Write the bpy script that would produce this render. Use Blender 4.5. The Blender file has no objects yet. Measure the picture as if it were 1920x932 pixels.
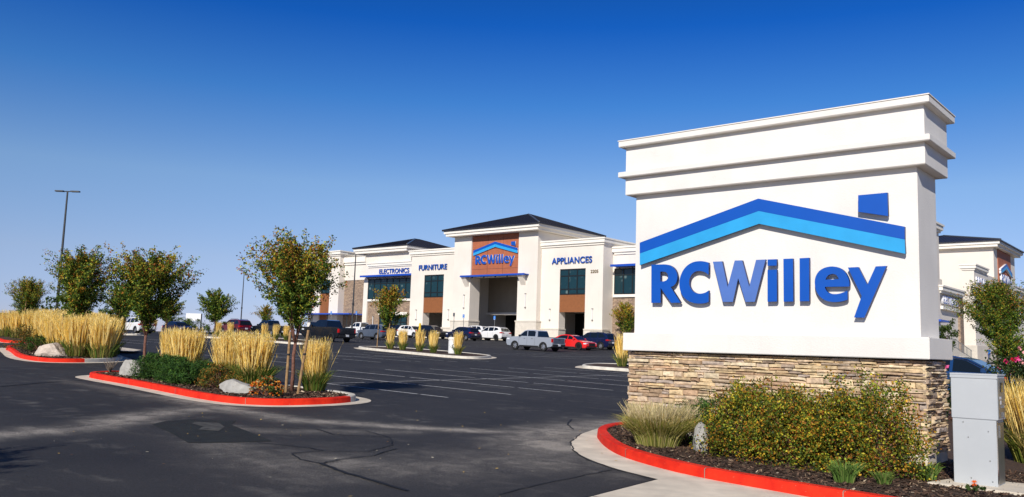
import bpy, bmesh, math, random
import numpy as np
from mathutils import Vector, Matrix, Euler
R = math.radians
sc = bpy.context.scene
col = sc.collection

# ------------------------------------------------------------------ camera, sky, sun, exposure
EYE = Vector((0, 0, 1.7))
cd = bpy.data.cameras.new('camera'); cam = bpy.data.objects.new('camera', cd); col.objects.link(cam)
cd.lens = 30.336; cd.sensor_width = 36; cd.clip_end = 6000; cd.clip_start = .05
cam.matrix_world = Matrix(((.7649, .0501, .6422, 0), (.6433, -.1086, -.7579, 0), (.0318, .9928, -.1153, 1.7), (0, 0, 0, 1)))
_m = np.array(cam.matrix_world)[:3, :3]; _u, _s, _v = np.linalg.svd(_m); _r = _u @ _v
cam.matrix_world = Matrix([list(_r[i]) + [list(EYE)[i]] for i in range(3)] + [[0, 0, 0, 1]])
sc.camera = cam
SUN_EL, SUN_AZ = 31, 160            # azimuth clockwise from +Y
w = bpy.data.worlds.new('World'); sc.world = w; w.use_nodes = True
nt = w.node_tree; bg = nt.nodes['Background']
sky = nt.nodes.new('ShaderNodeTexSky'); sky.sky_type = 'NISHITA'; sky.sun_disc = False
sky.sun_elevation = R(SUN_EL); sky.sun_rotation = R(SUN_AZ)
sky.altitude = 1400; sky.air_density = 1.0; sky.dust_density = .3; sky.ozone_density = 6
_tc = nt.nodes.new('ShaderNodeTexCoord'); _sx = nt.nodes.new('ShaderNodeSeparateXYZ'); nt.links.new(_tc.outputs['Generated'], _sx.inputs[0])
_cr = nt.nodes.new('ShaderNodeValToRGB'); nt.links.new(_sx.outputs[2], _cr.inputs[0])
_e = _cr.color_ramp.elements
while len(_e) < 7: _e.new(.5)
for _k, (_p, _c) in enumerate([(0, (.74, .63, .84)), (.03, (.74, .66, .85)), (.09, (.98, .79, .82)), (.18, (1.0, .94, .92)), (.276, (.36, .72, 1.)), (.36, (.07, .46, .98)), (.55, (.06, .24, .50))]): _e[_k].position = _p; _e[_k].color = (*_c, 1)
_mx = nt.nodes.new('ShaderNodeMix'); _mx.data_type = 'RGBA'; _mx.blend_type = 'MULTIPLY'; _mx.inputs[0].default_value = 1
nt.links.new(sky.outputs[0], _mx.inputs[6]); nt.links.new(_cr.outputs[0], _mx.inputs[7]); nt.links.new(_mx.outputs[2], bg.inputs[0])
bg.inputs[1].default_value = .118
sd = bpy.data.lights.new('sun', 'SUN'); sun = bpy.data.objects.new('sun', sd); col.objects.link(sun)
sd.energy = 4.9; sd.angle = R(.5); sd.color = (1, .95, .87)
sv = Vector((math.sin(R(SUN_AZ)) * math.cos(R(SUN_EL)), math.cos(R(SUN_AZ)) * math.cos(R(SUN_EL)), math.sin(R(SUN_EL))))
sun.rotation_euler = sv.to_track_quat('Z', 'Y').to_euler(); sun.location = (0, 0, 50)
sc.view_settings.view_transform = 'Standard'; sc.view_settings.look = 'None'
sc.view_settings.exposure = 0; sc.view_settings.gamma = 1

# ------------------------------------------------------------------ helpers
def gz(X, Y):
    u = -X
    if u > 60: u = 60 + 14 * (1 - math.exp(-(u - 60) / 14))
    if u < -30: u = -30
    t = min(max((Y - 52) / 28, 0), 1)
    return .021 * u + .013 * min(max(Y, -40), 95) + .22 * t * t * (3 - 2 * t)

def tag(o, label=None, cat=None, group=None, kind=None):
    if label: o['label'] = label
    if cat: o['category'] = cat
    if group: o['group'] = group
    if kind: o['kind'] = kind
    return o

def empty(name, loc=(0, 0, 0), rz=0, label=None, cat=None, group=None):
    o = bpy.data.objects.new(name, None); col.objects.link(o)
    o.location = loc; o.rotation_euler = (0, 0, rz); o.empty_display_size = .2
    return tag(o, label, cat, group)

MATS = {}
def mat(name, color, rough=.7, metal=0., noise=0., nscale=8., bump=0., bscale=60., spec=.5, coat=0., attr=None, transl=0., detail=4, streak=0):
    if name in MATS: return MATS[name]
    m = bpy.data.materials.new(name); m.use_nodes = True; n = m.node_tree; b = n.nodes['Principled BSDF']; L = n.links
    b.inputs['Roughness'].default_value = rough; b.inputs['Metallic'].default_value = metal
    b.inputs['Specular IOR Level'].default_value = spec; b.inputs['Coat Weight'].default_value = coat
    b.inputs['Coat Roughness'].default_value = .05
    b.inputs['Base Color'].default_value = (*color, 1)
    src = None
    if attr:
        a = n.nodes.new('ShaderNodeAttribute'); a.attribute_name = attr; src = a.outputs['Color']
    if noise > 0 or bump > 0:
        tc = n.nodes.new('ShaderNodeTexCoord')
    if noise > 0:
        t = n.nodes.new('ShaderNodeTexNoise'); t.inputs['Scale'].default_value = nscale; t.inputs['Detail'].default_value = detail
        L.new(tc.outputs['Object'], t.inputs['Vector'])
        mr = n.nodes.new('ShaderNodeMapRange'); mr.inputs[1].default_value = .3; mr.inputs[2].default_value = .7
        mr.inputs[3].default_value = 1 - noise; mr.inputs[4].default_value = 1 + noise
        L.new(t.outputs[0], mr.inputs[0])
        vm = n.nodes.new('ShaderNodeVectorMath'); vm.operation = 'SCALE'
        if src: L.new(src, vm.inputs[0])
        else: vm.inputs[0].default_value = color
        L.new(mr.outputs[0], vm.inputs['Scale']); src = vm.outputs[0]
    if streak > 0:
        mp = n.nodes.new('ShaderNodeMapping'); mp.inputs['Scale'].default_value = (1, 1, .07); L.new(tc.outputs['Object'], mp.inputs['Vector'])
        t = n.nodes.new('ShaderNodeTexNoise'); t.inputs['Scale'].default_value = 5; t.inputs['Detail'].default_value = 6; t.inputs['Roughness'].default_value = .65; L.new(mp.outputs[0], t.inputs['Vector'])
        mr = n.nodes.new('ShaderNodeMapRange'); mr.inputs[1].default_value = .5; mr.inputs[2].default_value = .75; mr.inputs[3].default_value = 1; mr.inputs[4].default_value = 1 - streak; L.new(t.outputs[0], mr.inputs[0])
        vm = n.nodes.new('ShaderNodeVectorMath'); vm.operation = 'SCALE'; L.new(src, vm.inputs[0]); L.new(mr.outputs[0], vm.inputs['Scale']); src = vm.outputs[0]
    if src: L.new(src, b.inputs['Base Color'])
    if bump > 0:
        t = n.nodes.new('ShaderNodeTexNoise'); t.inputs['Scale'].default_value = bscale; t.inputs['Detail'].default_value = 5
        L.new(tc.outputs['Object'], t.inputs['Vector'])
        bp = n.nodes.new('ShaderNodeBump'); bp.inputs['Strength'].default_value = bump; bp.inputs['Distance'].default_value = .02
        L.new(t.outputs[0], bp.inputs['Height']); L.new(bp.outputs[0], b.inputs['Normal'])
    if transl > 0:
        tr = n.nodes.new('ShaderNodeBsdfTranslucent'); mx = n.nodes.new('ShaderNodeMixShader'); mx.inputs[0].default_value = transl
        if src: L.new(src, tr.inputs[0])
        else: tr.inputs[0].default_value = (*color, 1)
        L.new(b.outputs[0], mx.inputs[1]); L.new(tr.outputs[0], mx.inputs[2]); L.new(mx.outputs[0], n.nodes['Material Output'].inputs[0])
    MATS[name] = m
    return m

class MB:
    """collects faces of several materials and links them as ONE mesh object"""
    def __init__(s): s.v = []; s.f = []; s.m = []; s.c = []; s.sm = []
    def face(s, pts, m=0, c=None):
        i = len(s.v); s.v += [tuple(p) for p in pts]; s.f.append(tuple(range(i, i + len(pts)))); s.m.append(m); s.c.append(c)
    def add(s, vs, fs, m=0, c=None):
        i = len(s.v); s.v += [tuple(p) for p in vs]
        for f in fs: s.f.append(tuple(k + i for k in f)); s.m.append(m); s.c.append(c)
    def box(s, x0, x1, y0, y1, z0, z1, m=0, c=None):
        if x0 > x1: x0, x1 = x1, x0
        if y0 > y1: y0, y1 = y1, y0
        vs = [(x0, y0, z0), (x1, y0, z0), (x1, y1, z0), (x0, y1, z0), (x0, y0, z1), (x1, y0, z1), (x1, y1, z1), (x0, y1, z1)]
        s.add(vs, [(3, 2, 1, 0), (4, 5, 6, 7), (0, 1, 5, 4), (1, 2, 6, 5), (2, 3, 7, 6), (3, 0, 4, 7)], m, c)
    def tube(s, pts, rads, n=8, m=0, c=None, cap=True):
        rings = []; pts = [Vector(p) for p in pts]
        for k, p in enumerate(pts):
            d = (pts[min(k + 1, len(pts) - 1)] - pts[max(k - 1, 0)]).normalized()
            a = d.orthogonal().normalized() if k == 0 else (pa - d * pa.dot(d)).normalized()
            pa = a; b = d.cross(a)
            rings.append([p + (a * math.cos(2 * math.pi * j / n) + b * math.sin(2 * math.pi * j / n)) * rads[k] for j in range(n)])
        vs = [q for r in rings for q in r]; fs = []
        for k in range(len(rings) - 1):
            for j in range(n): fs.append((k * n + j, k * n + (j + 1) % n, (k + 1) * n + (j + 1) % n, (k + 1) * n + j))
        if cap: fs.append(tuple(reversed(range(n)))); fs.append(tuple((len(rings) - 1) * n + j for j in range(n)))
        s.add(vs, fs, m, c)
    def lathe(s, prof, n=24, m=0, axis='z', at=(0, 0, 0)):
        vs = []; fs = []
        for (r, h) in prof:
            for j in range(n):
                a = 2 * math.pi * j / n; x, y, z = r * math.cos(a), r * math.sin(a), h
                if axis == 'y': x, y, z = x, h, y
                vs.append((x + at[0], y + at[1], z + at[2]))
        for k in range(len(prof) - 1):
            for j in range(n): fs.append((k * n + j, k * n + (j + 1) % n, (k + 1) * n + (j + 1) % n, (k + 1) * n + j))
        s.add(vs, fs, m)
    def prism(s, pts, y0, y1, m=0):
        """outline in x,z extruded along y"""
        n = len(pts); vs = [(x, y0, z) for x, z in pts] + [(x, y1, z) for x, z in pts]
        fs = [tuple(range(n)), tuple(reversed(range(n, 2 * n)))] + [(i, n + i, n + (i + 1) % n, (i + 1) % n) for i in range(n)]
        s.add(vs, fs, m)
    def build(s, name, mats, parent=None, origin=None, smooth=False, bevel=0, recalc=True):
        if not isinstance(mats, (list, tuple)): mats = [mats]
        o0 = Vector(origin) if origin is not None else (Vector(parent['_o']) if parent is not None and '_o' in parent else Vector((0, 0, 0)))
        me = bpy.data.meshes.new(name)
        v = [(a[0] - o0.x, a[1] - o0.y, a[2] - o0.z) for a in s.v]
        me.from_pydata(v, [], s.f)
        for mm in mats: me.materials.append(mm)
        me.polygons.foreach_set('material_index', s.m)
        if any(c is not None for c in s.c):
            at = me.color_attributes.new('col', 'FLOAT_COLOR', 'CORNER'); arr = []
            for f, c in zip(s.f, s.c):
                c = c or (.5, .5, .5); arr += [c[0], c[1], c[2], 1] * len(f)
            at.data.foreach_set('color', arr)
        if recalc or bevel:
            b = bmesh.new(); b.from_mesh(me); bmesh.ops.remove_doubles(b, verts=b.verts, dist=1e-5) if bevel else None
            if recalc: bmesh.ops.recalc_face_normals(b, faces=b.faces)
            if bevel:
                ed = [e for e in b.edges if len(e.link_faces) == 2 and e.calc_face_angle(0) > .5]
                bmesh.ops.bevel(b, geom=ed, offset=bevel, segments=2, affect='EDGES', clamp_overlap=True)
            b.to_mesh(me); b.free()
        if smooth: me.polygons.foreach_set('use_smooth', [True] * len(me.polygons))
        ob = bpy.data.objects.new(name, me); col.objects.link(ob)
        if parent is not None: ob.parent = parent
        elif origin is not None: ob.location = origin
        return ob

def thing(name, loc, label, cat, group=None):
    """an empty at the thing's base whose parts are written in world coordinates"""
    e = empty(name, loc, 0, label, cat, group); e['_o'] = tuple(loc); THINGS.append(e); return e
THINGS = []

def copy_tree(o, parent=None):
    c = o.copy(); col.objects.link(c); c.parent = parent
    for ch in [x for x in col.objects if x.parent == o]: copy_tree(ch, c)
    return c

def refine(o):
    n = len(o); P = [Vector(p) for p in o]; ang = []
    for i in range(n):
        a, b_ = P[i] - P[i - 1], P[(i + 1) % n] - P[i]; ang.append(abs(a.angle(b_)))
    out = []
    for i in range(n):
        p0, p1, p2, p3 = P[i - 1], P[i], P[(i + 1) % n], P[(i + 2) % n]
        out.append(tuple(p1))
        c1, c2 = .12 < ang[i] < .72, .12 < ang[(i + 1) % n] < .72
        if c1 or c2:
            t1 = (p2 - p0) * .5 if c1 else (p2 - p1); t2 = (p3 - p1) * .5 if c2 else (p2 - p1)
            L_ = (p2 - p1).length; t1 = t1.normalized() * L_; t2 = t2.normalized() * L_
            for k in range(1, 5):
                t = k / 5; out.append(tuple((2 * t ** 3 - 3 * t * t + 1) * p1 + (t ** 3 - 2 * t * t + t) * t1 + (-2 * t ** 3 + 3 * t * t) * p2 + (t ** 3 - t * t) * t2))
    return out
def curve_mesh(name, outlines, extrude, mats, parent, y, front_only_mat=True, xf=None, axis='y'):
    """flat outlines (x,z) cut out of a sheet; front faces take mats[0], edges mats[1]; plane faces -Y at y (front)"""
    cu = bpy.data.curves.new('tmp', 'CURVE'); cu.dimensions = '2D'; cu.fill_mode = 'BOTH'; cu.extrude = extrude / 2
    for o in outlines:
        o = refine(o) if len(o) > 9 else o
        sp = cu.splines.new('POLY'); sp.points.add(len(o) - 1); sp.use_cyclic_u = True
        for k, (a, b) in enumerate(o):
            if xf: a, b = xf(a, b)
            sp.points[k].co = (a, b, 0, 1)
    return _finish_curve(cu, name, extrude, mats, parent, y, axis)

def _finish_curve(cu, name, extrude, mats, parent, y, axis, fit=None):
    ob = bpy.data.objects.new('tmp', cu); col.objects.link(ob)
    bpy.context.view_layer.update()
    me = bpy.data.meshes.new_from_object(ob.evaluated_get(bpy.context.evaluated_depsgraph_get()))
    bpy.data.objects.remove(ob); me.name = name
    V = np.array([v.co[:] for v in me.vertices])
    if fit:
        u0, u1, z0, z1 = fit
        a = V[:, 0]; b = V[:, 1]
        V[:, 0] = u0 + (a - a.min()) / (a.max() - a.min()) * (u1 - u0); V[:, 1] = z0 + (b - b.min()) / (b.max() - b.min()) * (z1 - z0)
    zz = V[:, 2].copy()
    out = np.zeros_like(V)
    if axis == 'y': out[:, 0] = V[:, 0]; out[:, 1] = y + extrude / 2 - zz; out[:, 2] = V[:, 1]
    else: out[:, 1] = V[:, 0]; out[:, 0] = y - extrude / 2 + zz; out[:, 2] = V[:, 1]
    o0 = np.array(parent['_o']) if parent is not None and '_o' in parent else np.zeros(3)
    p2 = parent
    while p2 is not None and '_o' not in p2 and p2.parent is not None:
        p2 = p2.parent; o0 = np.array(p2['_o']) if '_o' in p2 else o0
    out -= o0
    me.vertices.foreach_set('co', out.ravel()); me.update()
    me.materials.clear()
    for m in mats: me.materials.append(m)
    for p in me.polygons:
        n = p.normal; f = abs(n.y) if axis == 'y' else abs(n.x)
        p.material_index = 0 if f > .7 else min(1, len(mats) - 1)
    o = bpy.data.objects.new(name, me); col.objects.link(o); o.parent = parent
    return o

def text_mesh(name, body, fit, extrude, mats, parent, y, axis='y', bold=.03):
    cu = bpy.data.curves.new('tmp', 'FONT'); cu.body = body; cu.size = 1; cu.extrude = extrude / 2; cu.offset = bold; cu.space_character = 1.04
    return _finish_curve(cu, name, extrude, mats, parent, y, axis, fit)

def smooth_path(pts, n=8, closed=False):
    P = [Vector((p[0], p[1])) for p in pts]; out = []; N = len(P)
    rng = range(N if closed else N - 1)
    for i in rng:
        p0 = P[(i - 1) % N] if closed or i > 0 else P[0]; p1 = P[i]; p2 = P[(i + 1) % N]; p3 = P[(i + 2) % N] if closed or i + 2 < N else P[-1]
        for k in range(n):
            t = k / n
            out.append(.5 * ((2 * p1) + (p2 - p0) * t + (2 * p0 - 5 * p1 + 4 * p2 - p3) * t * t + (3 * p1 - p0 - 3 * p2 + p3) * t ** 3))
    if not closed: out.append(P[-1])
    return out

def offset(path, d, closed):
    """move to the right-hand side of the walking direction by d"""
    out = []; N = len(path)
    for i in range(N):
        a = path[(i - 1) % N] if closed or i > 0 else path[0]; b = path[(i + 1) % N] if closed or i < N - 1 else path[-1]
        t = (b - a).normalized(); out.append(path[i] + Vector((t.y, -t.x)) * d)
    return out

def sheet(name, poly, mats, dz, kind='structure', sub=0):
    """flat polygon laid on the ground"""
    bm = bmesh.new(); vs = [bm.verts.new((p[0], p[1], gz(p[0], p[1]) + dz)) for p in poly]; f = bm.faces.new(vs)
    if f.normal.z < 0: f.normal_flip()
    bmesh.ops.triangulate(bm, faces=bm.faces)
    bm.normal_update()
    for q in bm.faces:
        if q.normal.z < 0: q.normal_flip()
    me = bpy.data.meshes.new(name); bm.to_mesh(me); bm.free(); me.materials.append(mats)
    o = bpy.data.objects.new(name, me); col.objects.link(o); o['kind'] = kind
    return o

def leaf_arrays(C, size, asp, rng, droop=.3, fold=0):
    """diamond leaves: C (n,3) centres -> verts (4n,3), faces"""
    n = len(C)
    d = rng.normal(size=(n, 3)); d[:, 2] -= droop; d /= np.linalg.norm(d, axis=1)[:, None]
    r = rng.normal(size=(n, 3)); s = np.cross(d, r); s /= np.linalg.norm(s, axis=1)[:, None]
    L = (size * rng.uniform(.6, 1.3, n))[:, None]
    V = np.empty((n, 4, 3)); V[:, 0] = C - d * L * .5; V[:, 1] = C + s * L * asp * .5; V[:, 2] = C + d * L * .5; V[:, 3] = C - s * L * asp * .5
    return V.reshape(-1, 3)

def quads_mesh(name, V, cols, m, parent=None, origin=(0, 0, 0)):
    n = len(V) // 4; me = bpy.data.meshes.new(name)
    me.vertices.add(len(V)); me.vertices.foreach_set('co', (V - np.array(origin)).astype(np.float32).ravel())
    me.loops.add(4 * n); me.loops.foreach_set('vertex_index', np.arange(4 * n, dtype=np.int32))
    me.polygons.add(n); me.polygons.foreach_set('loop_start', np.arange(0, 4 * n, 4, dtype=np.int32))
    me.update(calc_edges=True)
    at = me.color_attributes.new('col', 'FLOAT_COLOR', 'CORNER')
    c4 = np.ones((n, 4)); c4[:, :3] = cols; at.data.foreach_set('color', np.repeat(c4, 4, axis=0).astype(np.float32).ravel())
    me.materials.append(m)
    o = bpy.data.objects.new(name, me); col.objects.link(o)
    if parent is not None: o.parent = parent
    return o

def pick(pal, wts, n, rng, jit=.25):
    pal = np.array(pal); w_ = np.array(wts, float); w_ /= w_.sum()
    return pal[rng.choice(len(pal), n, p=w_)] * rng.uniform(1 - jit, 1 + jit, (n, 1))

# ------------------------------------------------------------------ materials
M = dict(
    concrete=mat('concrete', (.66, .58, .46), .85, noise=.16, nscale=3, bump=.25, bscale=90),
    curb=mat('kerb_concrete', (.60, .56, .48), .85, noise=.15, nscale=4, bump=.2),
    red=mat('red_kerb_paint', (.78, .022, .006), .7, noise=.12, nscale=7, bump=.25, bscale=50, spec=.2),
    white_line=mat('faded_white_paint', (.58, .57, .55), .8, noise=.35, nscale=12),
    mulch=mat('bark_mulch', (.060, .032, .018), .95, noise=.5, nscale=25, bump=1., bscale=45),
    stucco=mat('cream_stucco', (.75, .685, .60), .9, noise=.05, nscale=.35, bump=.08, bscale=30, streak=.045),
    stucco_sign=mat('white_stucco', (.755, .72, .665), .9, noise=.05, nscale=1.6, bump=.2, bscale=45, streak=.035),
    trim=mat('cream_trim', (.83, .78, .69), .8, noise=.03, nscale=2, bump=.06),
    base_cap=mat('grey_stucco_base', (.60, .55, .47), .9, noise=.08, nscale=3),
    roof=mat('dark_metal_roof', (.035, .035, .045), .42, metal=.3, noise=.2, nscale=3),
    roof_seam=mat('dark_roof_seam', (.02, .02, .026), .5, metal=.3),
    brown=mat('brown_panel', (.25, .088, .026), .6, noise=.1, nscale=3),
    terra=mat('terracotta_panel', (.38, .115, .050), .7, noise=.1, nscale=2),
    terra_joint=mat('panel_joint', (.14, .05, .03), .8),
    blue_metal=mat('blue_painted_metal', (.012, .07, .42), .4),
    blue=mat('letter_blue', (.0005, .078, .42), .42, noise=.05, nscale=2),
    light_blue=mat('letter_light_blue', (.025, .33, .66), .42, noise=.08, nscale=3),
    grey_blue=mat('letter_grey_blue', (.08, .165, .46), .42, noise=.06, nscale=3),
    navy_edge=mat('letter_edge_navy', (.003, .012, .09), .5),
    white_edge=mat('letter_edge_white', (.75, .75, .78), .5),
    gold=mat('number_gold', (.16, .11, .03), .5),
    glass=mat('dark_window_glass', (.004, .028, .038), .06, spec=.6),
    frame=mat('black_window_frame', (.008, .011, .012), .45),
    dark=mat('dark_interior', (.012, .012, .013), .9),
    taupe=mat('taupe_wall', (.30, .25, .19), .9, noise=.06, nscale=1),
    tyre=mat('tyre_rubber', (.012, .012, .012), .8, noise=.1, nscale=20),
    rim=mat('alloy_rim', (.55, .55, .57), .35, metal=.8),
    rim_dark=mat('black_rim', (.02, .02, .022), .4, metal=.5),
    cglass=mat('car_glass', (.008, .012, .014), .04, spec=.9),
    black_plastic=mat('black_plastic', (.012, .012, .013), .6),
    chrome=mat('chrome', (.75, .75, .77), .12, metal=1),
    tail=mat('red_tail_lens', (.45, .006, .006), .2),
    headl=mat('clear_head_lens', (.7, .72, .74), .1),
    plate=mat('white_plate', (.7, .7, .72), .5),
    steel=mat('brushed_steel', (.30, .30, .28), .38, metal=.85, noise=.1, nscale=15),
    grey_paint=mat('grey_cabinet_paint', (.43, .45, .46), .45, noise=.03, nscale=4),
    pole=mat('bronze_pole_paint', (.035, .037, .04), .5, noise=.1),
    bark=mat('reddish_bark', (.17, .075, .05), .9, noise=.4, nscale=22, bump=.5, bscale=40),
    stake=mat('weathered_wood_stake', (.33, .20, .09), .9, noise=.3, nscale=14),
    leaf=mat('foliage', (.05, .08, .02), .65, attr='col', transl=.22, spec=.25),
    grass=mat('grass_blades', (.4, .3, .1), .75, attr='col', transl=.3, spec=.2),
    petal=mat('flower_petals', (.6, .05, .1), .7, attr='col', transl=.2, spec=.2),
    rock=mat('pale_boulder', (.56, .47, .38), .9, noise=.14, nscale=3, bump=.25, bscale=9),
    rock_grey=mat('grey_boulder', (.36, .345, .31), .9, noise=.16, nscale=5, bump=.3, bscale=12),
    stone=mat('ledge_stone', (.4, .3, .2), .9, attr='col', noise=.28, nscale=16, bump=.6, bscale=28),
    mortar=mat('dark_mortar', (.07, .055, .04), .95),
    chips=mat('bark_chips', (.1, .05, .03), .9, attr='col'),
    lawn=mat('mown_lawn', (.09, .15, .03), .9, noise=.4, nscale=6),
    yellow=mat('yellow_paint', (.75, .5, .02), .6),
    hsign=mat('blue_sign_face', (.02, .2, .62), .5),
    white=mat('white_paint', (.75, .75, .74), .5),
    skin=mat('skin', (.45, .26, .18), .6), shirt=mat('blue_shirt', (.02, .12, .42), .9), jeans=mat('denim', (.03, .05, .14), .9), hair=mat('dark_hair', (.02, .013, .01), .7),
)

def asphalt_material():
    m = bpy.data.materials.new('asphalt'); m.use_nodes = True; n = m.node_tree; L = n.links; b = n.nodes['Principled BSDF']
    geo = n.nodes.new('ShaderNodeNewGeometry')
    def noise(s, d=5, rough=.55, vec=None, dist=0):
        t = n.nodes.new('ShaderNodeTexNoise'); t.inputs['Scale'].default_value = s; t.inputs['Detail'].default_value = d
        t.inputs['Roughness'].default_value = rough; t.inputs['Distortion'].default_value = dist
        L.new(vec or geo.outputs['Position'], t.inputs['Vector']); return t.outputs[0]
    def rmp(x, a, b_, c, d):
        r = n.nodes.new('ShaderNodeMapRange'); r.inputs[1].default_value = a; r.inputs[2].default_value = b_; r.inputs[3].default_value = c; r.inputs[4].default_value = d
        L.new(x, r.inputs[0]); return r.outputs[0]
    def mth(op, a, b_):
        q = n.nodes.new('ShaderNodeMath'); q.operation = op
        for i, v in enumerate((a, b_)):
            if isinstance(v, (int, float)): q.inputs[i].default_value = v
            else: L.new(v, q.inputs[i])
        return q.outputs[0]
    def mix(f, a, b_):
        q = n.nodes.new('ShaderNodeMix'); q.data_type = 'RGBA'
        L.new(f, q.inputs[0])
        for i, v in ((6, a), (7, b_)):
            if isinstance(v, tuple): q.inputs[i].default_value = (*v, 1)
            else: L.new(v, q.inputs[i])
        return q.outputs[2]
    at = n.nodes.new('ShaderNodeAttribute'); at.attribute_name = 'dust'
    big = noise(.35, 4); mid = noise(2.2, 6, .65, dist=.6); fine = noise(55, 3, .7); grit = noise(160, 2, .6)
    mp = n.nodes.new('ShaderNodeMapping'); mp.inputs['Scale'].default_value = (.12, 1.1, 1); mp.inputs['Rotation'].default_value = (0, 0, R(35)); L.new(geo.outputs['Position'], mp.inputs['Vector'])
    streak = noise(1.6, 6, .6, mp.outputs[0])
    base = mix(rmp(big, .35, .65, 0, 1), (.022, .022, .0245), (.035, .034, .035))
    worn = mth('MULTIPLY', rmp(mid, .5, .72, 0, 1), rmp(streak, .42, .66, 0, 1))
    base = mix(mth('MULTIPLY', worn, 1.0), base, (.125, .117, .105))
    g = mth('MULTIPLY', at.outputs['Fac'], mth('ADD', mth('MULTIPLY', rmp(mid, .40, .62, .45, 1.15), rmp(streak, .35, .6, .65, 1.15)), rmp(fine, .3, .7, -.3, .3)))
    base = mix(g, base, (.30, .27, .23))
    sp = rmp(grit, .58, .70, 0, .5)
    base = mix(sp, base, (.15, .145, .14))
    vm = n.nodes.new('ShaderNodeVectorMath'); vm.operation = 'SCALE'; L.new(base, vm.inputs[0]); L.new(rmp(fine, .3, .7, .6, 1.4), vm.inputs['Scale'])
    L.new(vm.outputs[0], b.inputs['Base Color'])
    b.inputs['Roughness'].default_value = .8; b.inputs['Specular IOR Level'].default_value = .25
    bp = n.nodes.new('ShaderNodeBump'); bp.inputs['Strength'].default_value = .5; bp.inputs['Distance'].default_value = .008
    L.new(fine, bp.inputs['Height']); L.new(bp.outputs[0], b.inputs['Normal'])
    return m
M['asphalt'] = asphalt_material()
def kerb_paint():
    m = bpy.data.materials.new('worn_red_kerb_paint'); m.use_nodes = True; n = m.node_tree; L = n.links; b = n.nodes['Principled BSDF']
    g = n.nodes.new('ShaderNodeNewGeometry')
    def nz(s, d, r=.6):
        t = n.nodes.new('ShaderNodeTexNoise'); t.inputs['Scale'].default_value = s; t.inputs['Detail'].default_value = d; t.inputs['Roughness'].default_value = r; L.new(g.outputs['Position'], t.inputs['Vector']); return t.outputs[0]
    def rp(x, a, c, d, e):
        r = n.nodes.new('ShaderNodeMapRange'); r.inputs[1].default_value = a; r.inputs[2].default_value = c; r.inputs[3].default_value = d; r.inputs[4].default_value = e; L.new(x, r.inputs[0]); return r.outputs[0]
    def mix(f, a, c):
        q = n.nodes.new('ShaderNodeMix'); q.data_type = 'RGBA'; L.new(f, q.inputs[0])
        for i, v in ((6, a), (7, c)):
            if isinstance(v, tuple): q.inputs[i].default_value = (*v, 1)
            else: L.new(v, q.inputs[i])
        return q.outputs[2]
    c = mix(rp(nz(3.5, 5), .35, .65, 0, 1), (.58, .016, .006), (.80, .035, .010))
    c = mix(rp(nz(28, 5, .7), .66, .74, 0, .75), c, (.60, .42, .32)); c = mix(rp(nz(9, 6, .7), .60, .72, 0, .6), c, (.22, .015, .01))
    L.new(c, b.inputs['Base Color']); b.inputs['Roughness'].default_value = .75; b.inputs['Specular IOR Level'].default_value = .2
    bp = n.nodes.new('ShaderNodeBump'); bp.inputs['Strength'].default_value = .5; bp.inputs['Distance'].default_value = .01; L.new(nz(60, 4), bp.inputs['Height']); L.new(bp.outputs[0], b.inputs['Normal'])
    return m
M['red'] = kerb_paint()
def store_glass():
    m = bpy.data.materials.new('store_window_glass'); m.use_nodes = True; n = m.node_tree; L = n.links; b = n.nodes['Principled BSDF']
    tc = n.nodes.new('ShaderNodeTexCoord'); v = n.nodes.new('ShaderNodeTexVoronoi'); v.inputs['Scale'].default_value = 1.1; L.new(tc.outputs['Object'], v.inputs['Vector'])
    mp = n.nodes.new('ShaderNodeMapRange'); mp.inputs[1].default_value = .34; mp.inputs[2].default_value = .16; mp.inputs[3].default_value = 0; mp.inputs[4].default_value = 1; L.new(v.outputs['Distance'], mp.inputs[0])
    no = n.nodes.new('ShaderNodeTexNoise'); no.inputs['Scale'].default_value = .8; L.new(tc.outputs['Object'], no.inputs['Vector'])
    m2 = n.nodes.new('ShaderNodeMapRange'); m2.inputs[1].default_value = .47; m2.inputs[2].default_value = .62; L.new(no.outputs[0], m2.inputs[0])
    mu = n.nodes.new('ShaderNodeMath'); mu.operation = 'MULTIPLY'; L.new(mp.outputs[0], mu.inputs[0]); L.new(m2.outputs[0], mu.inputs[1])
    mx = n.nodes.new('ShaderNodeMix'); mx.data_type = 'RGBA'; L.new(mu.outputs[0], mx.inputs[0]); mx.inputs[6].default_value = (.004, .030, .040, 1); mx.inputs[7].default_value = (.12, .17, .16, 1)  # pale blotches in the base colour imitate interior lights behind the glass
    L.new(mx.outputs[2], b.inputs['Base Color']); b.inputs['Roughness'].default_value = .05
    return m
M['glass'] = store_glass()

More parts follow.
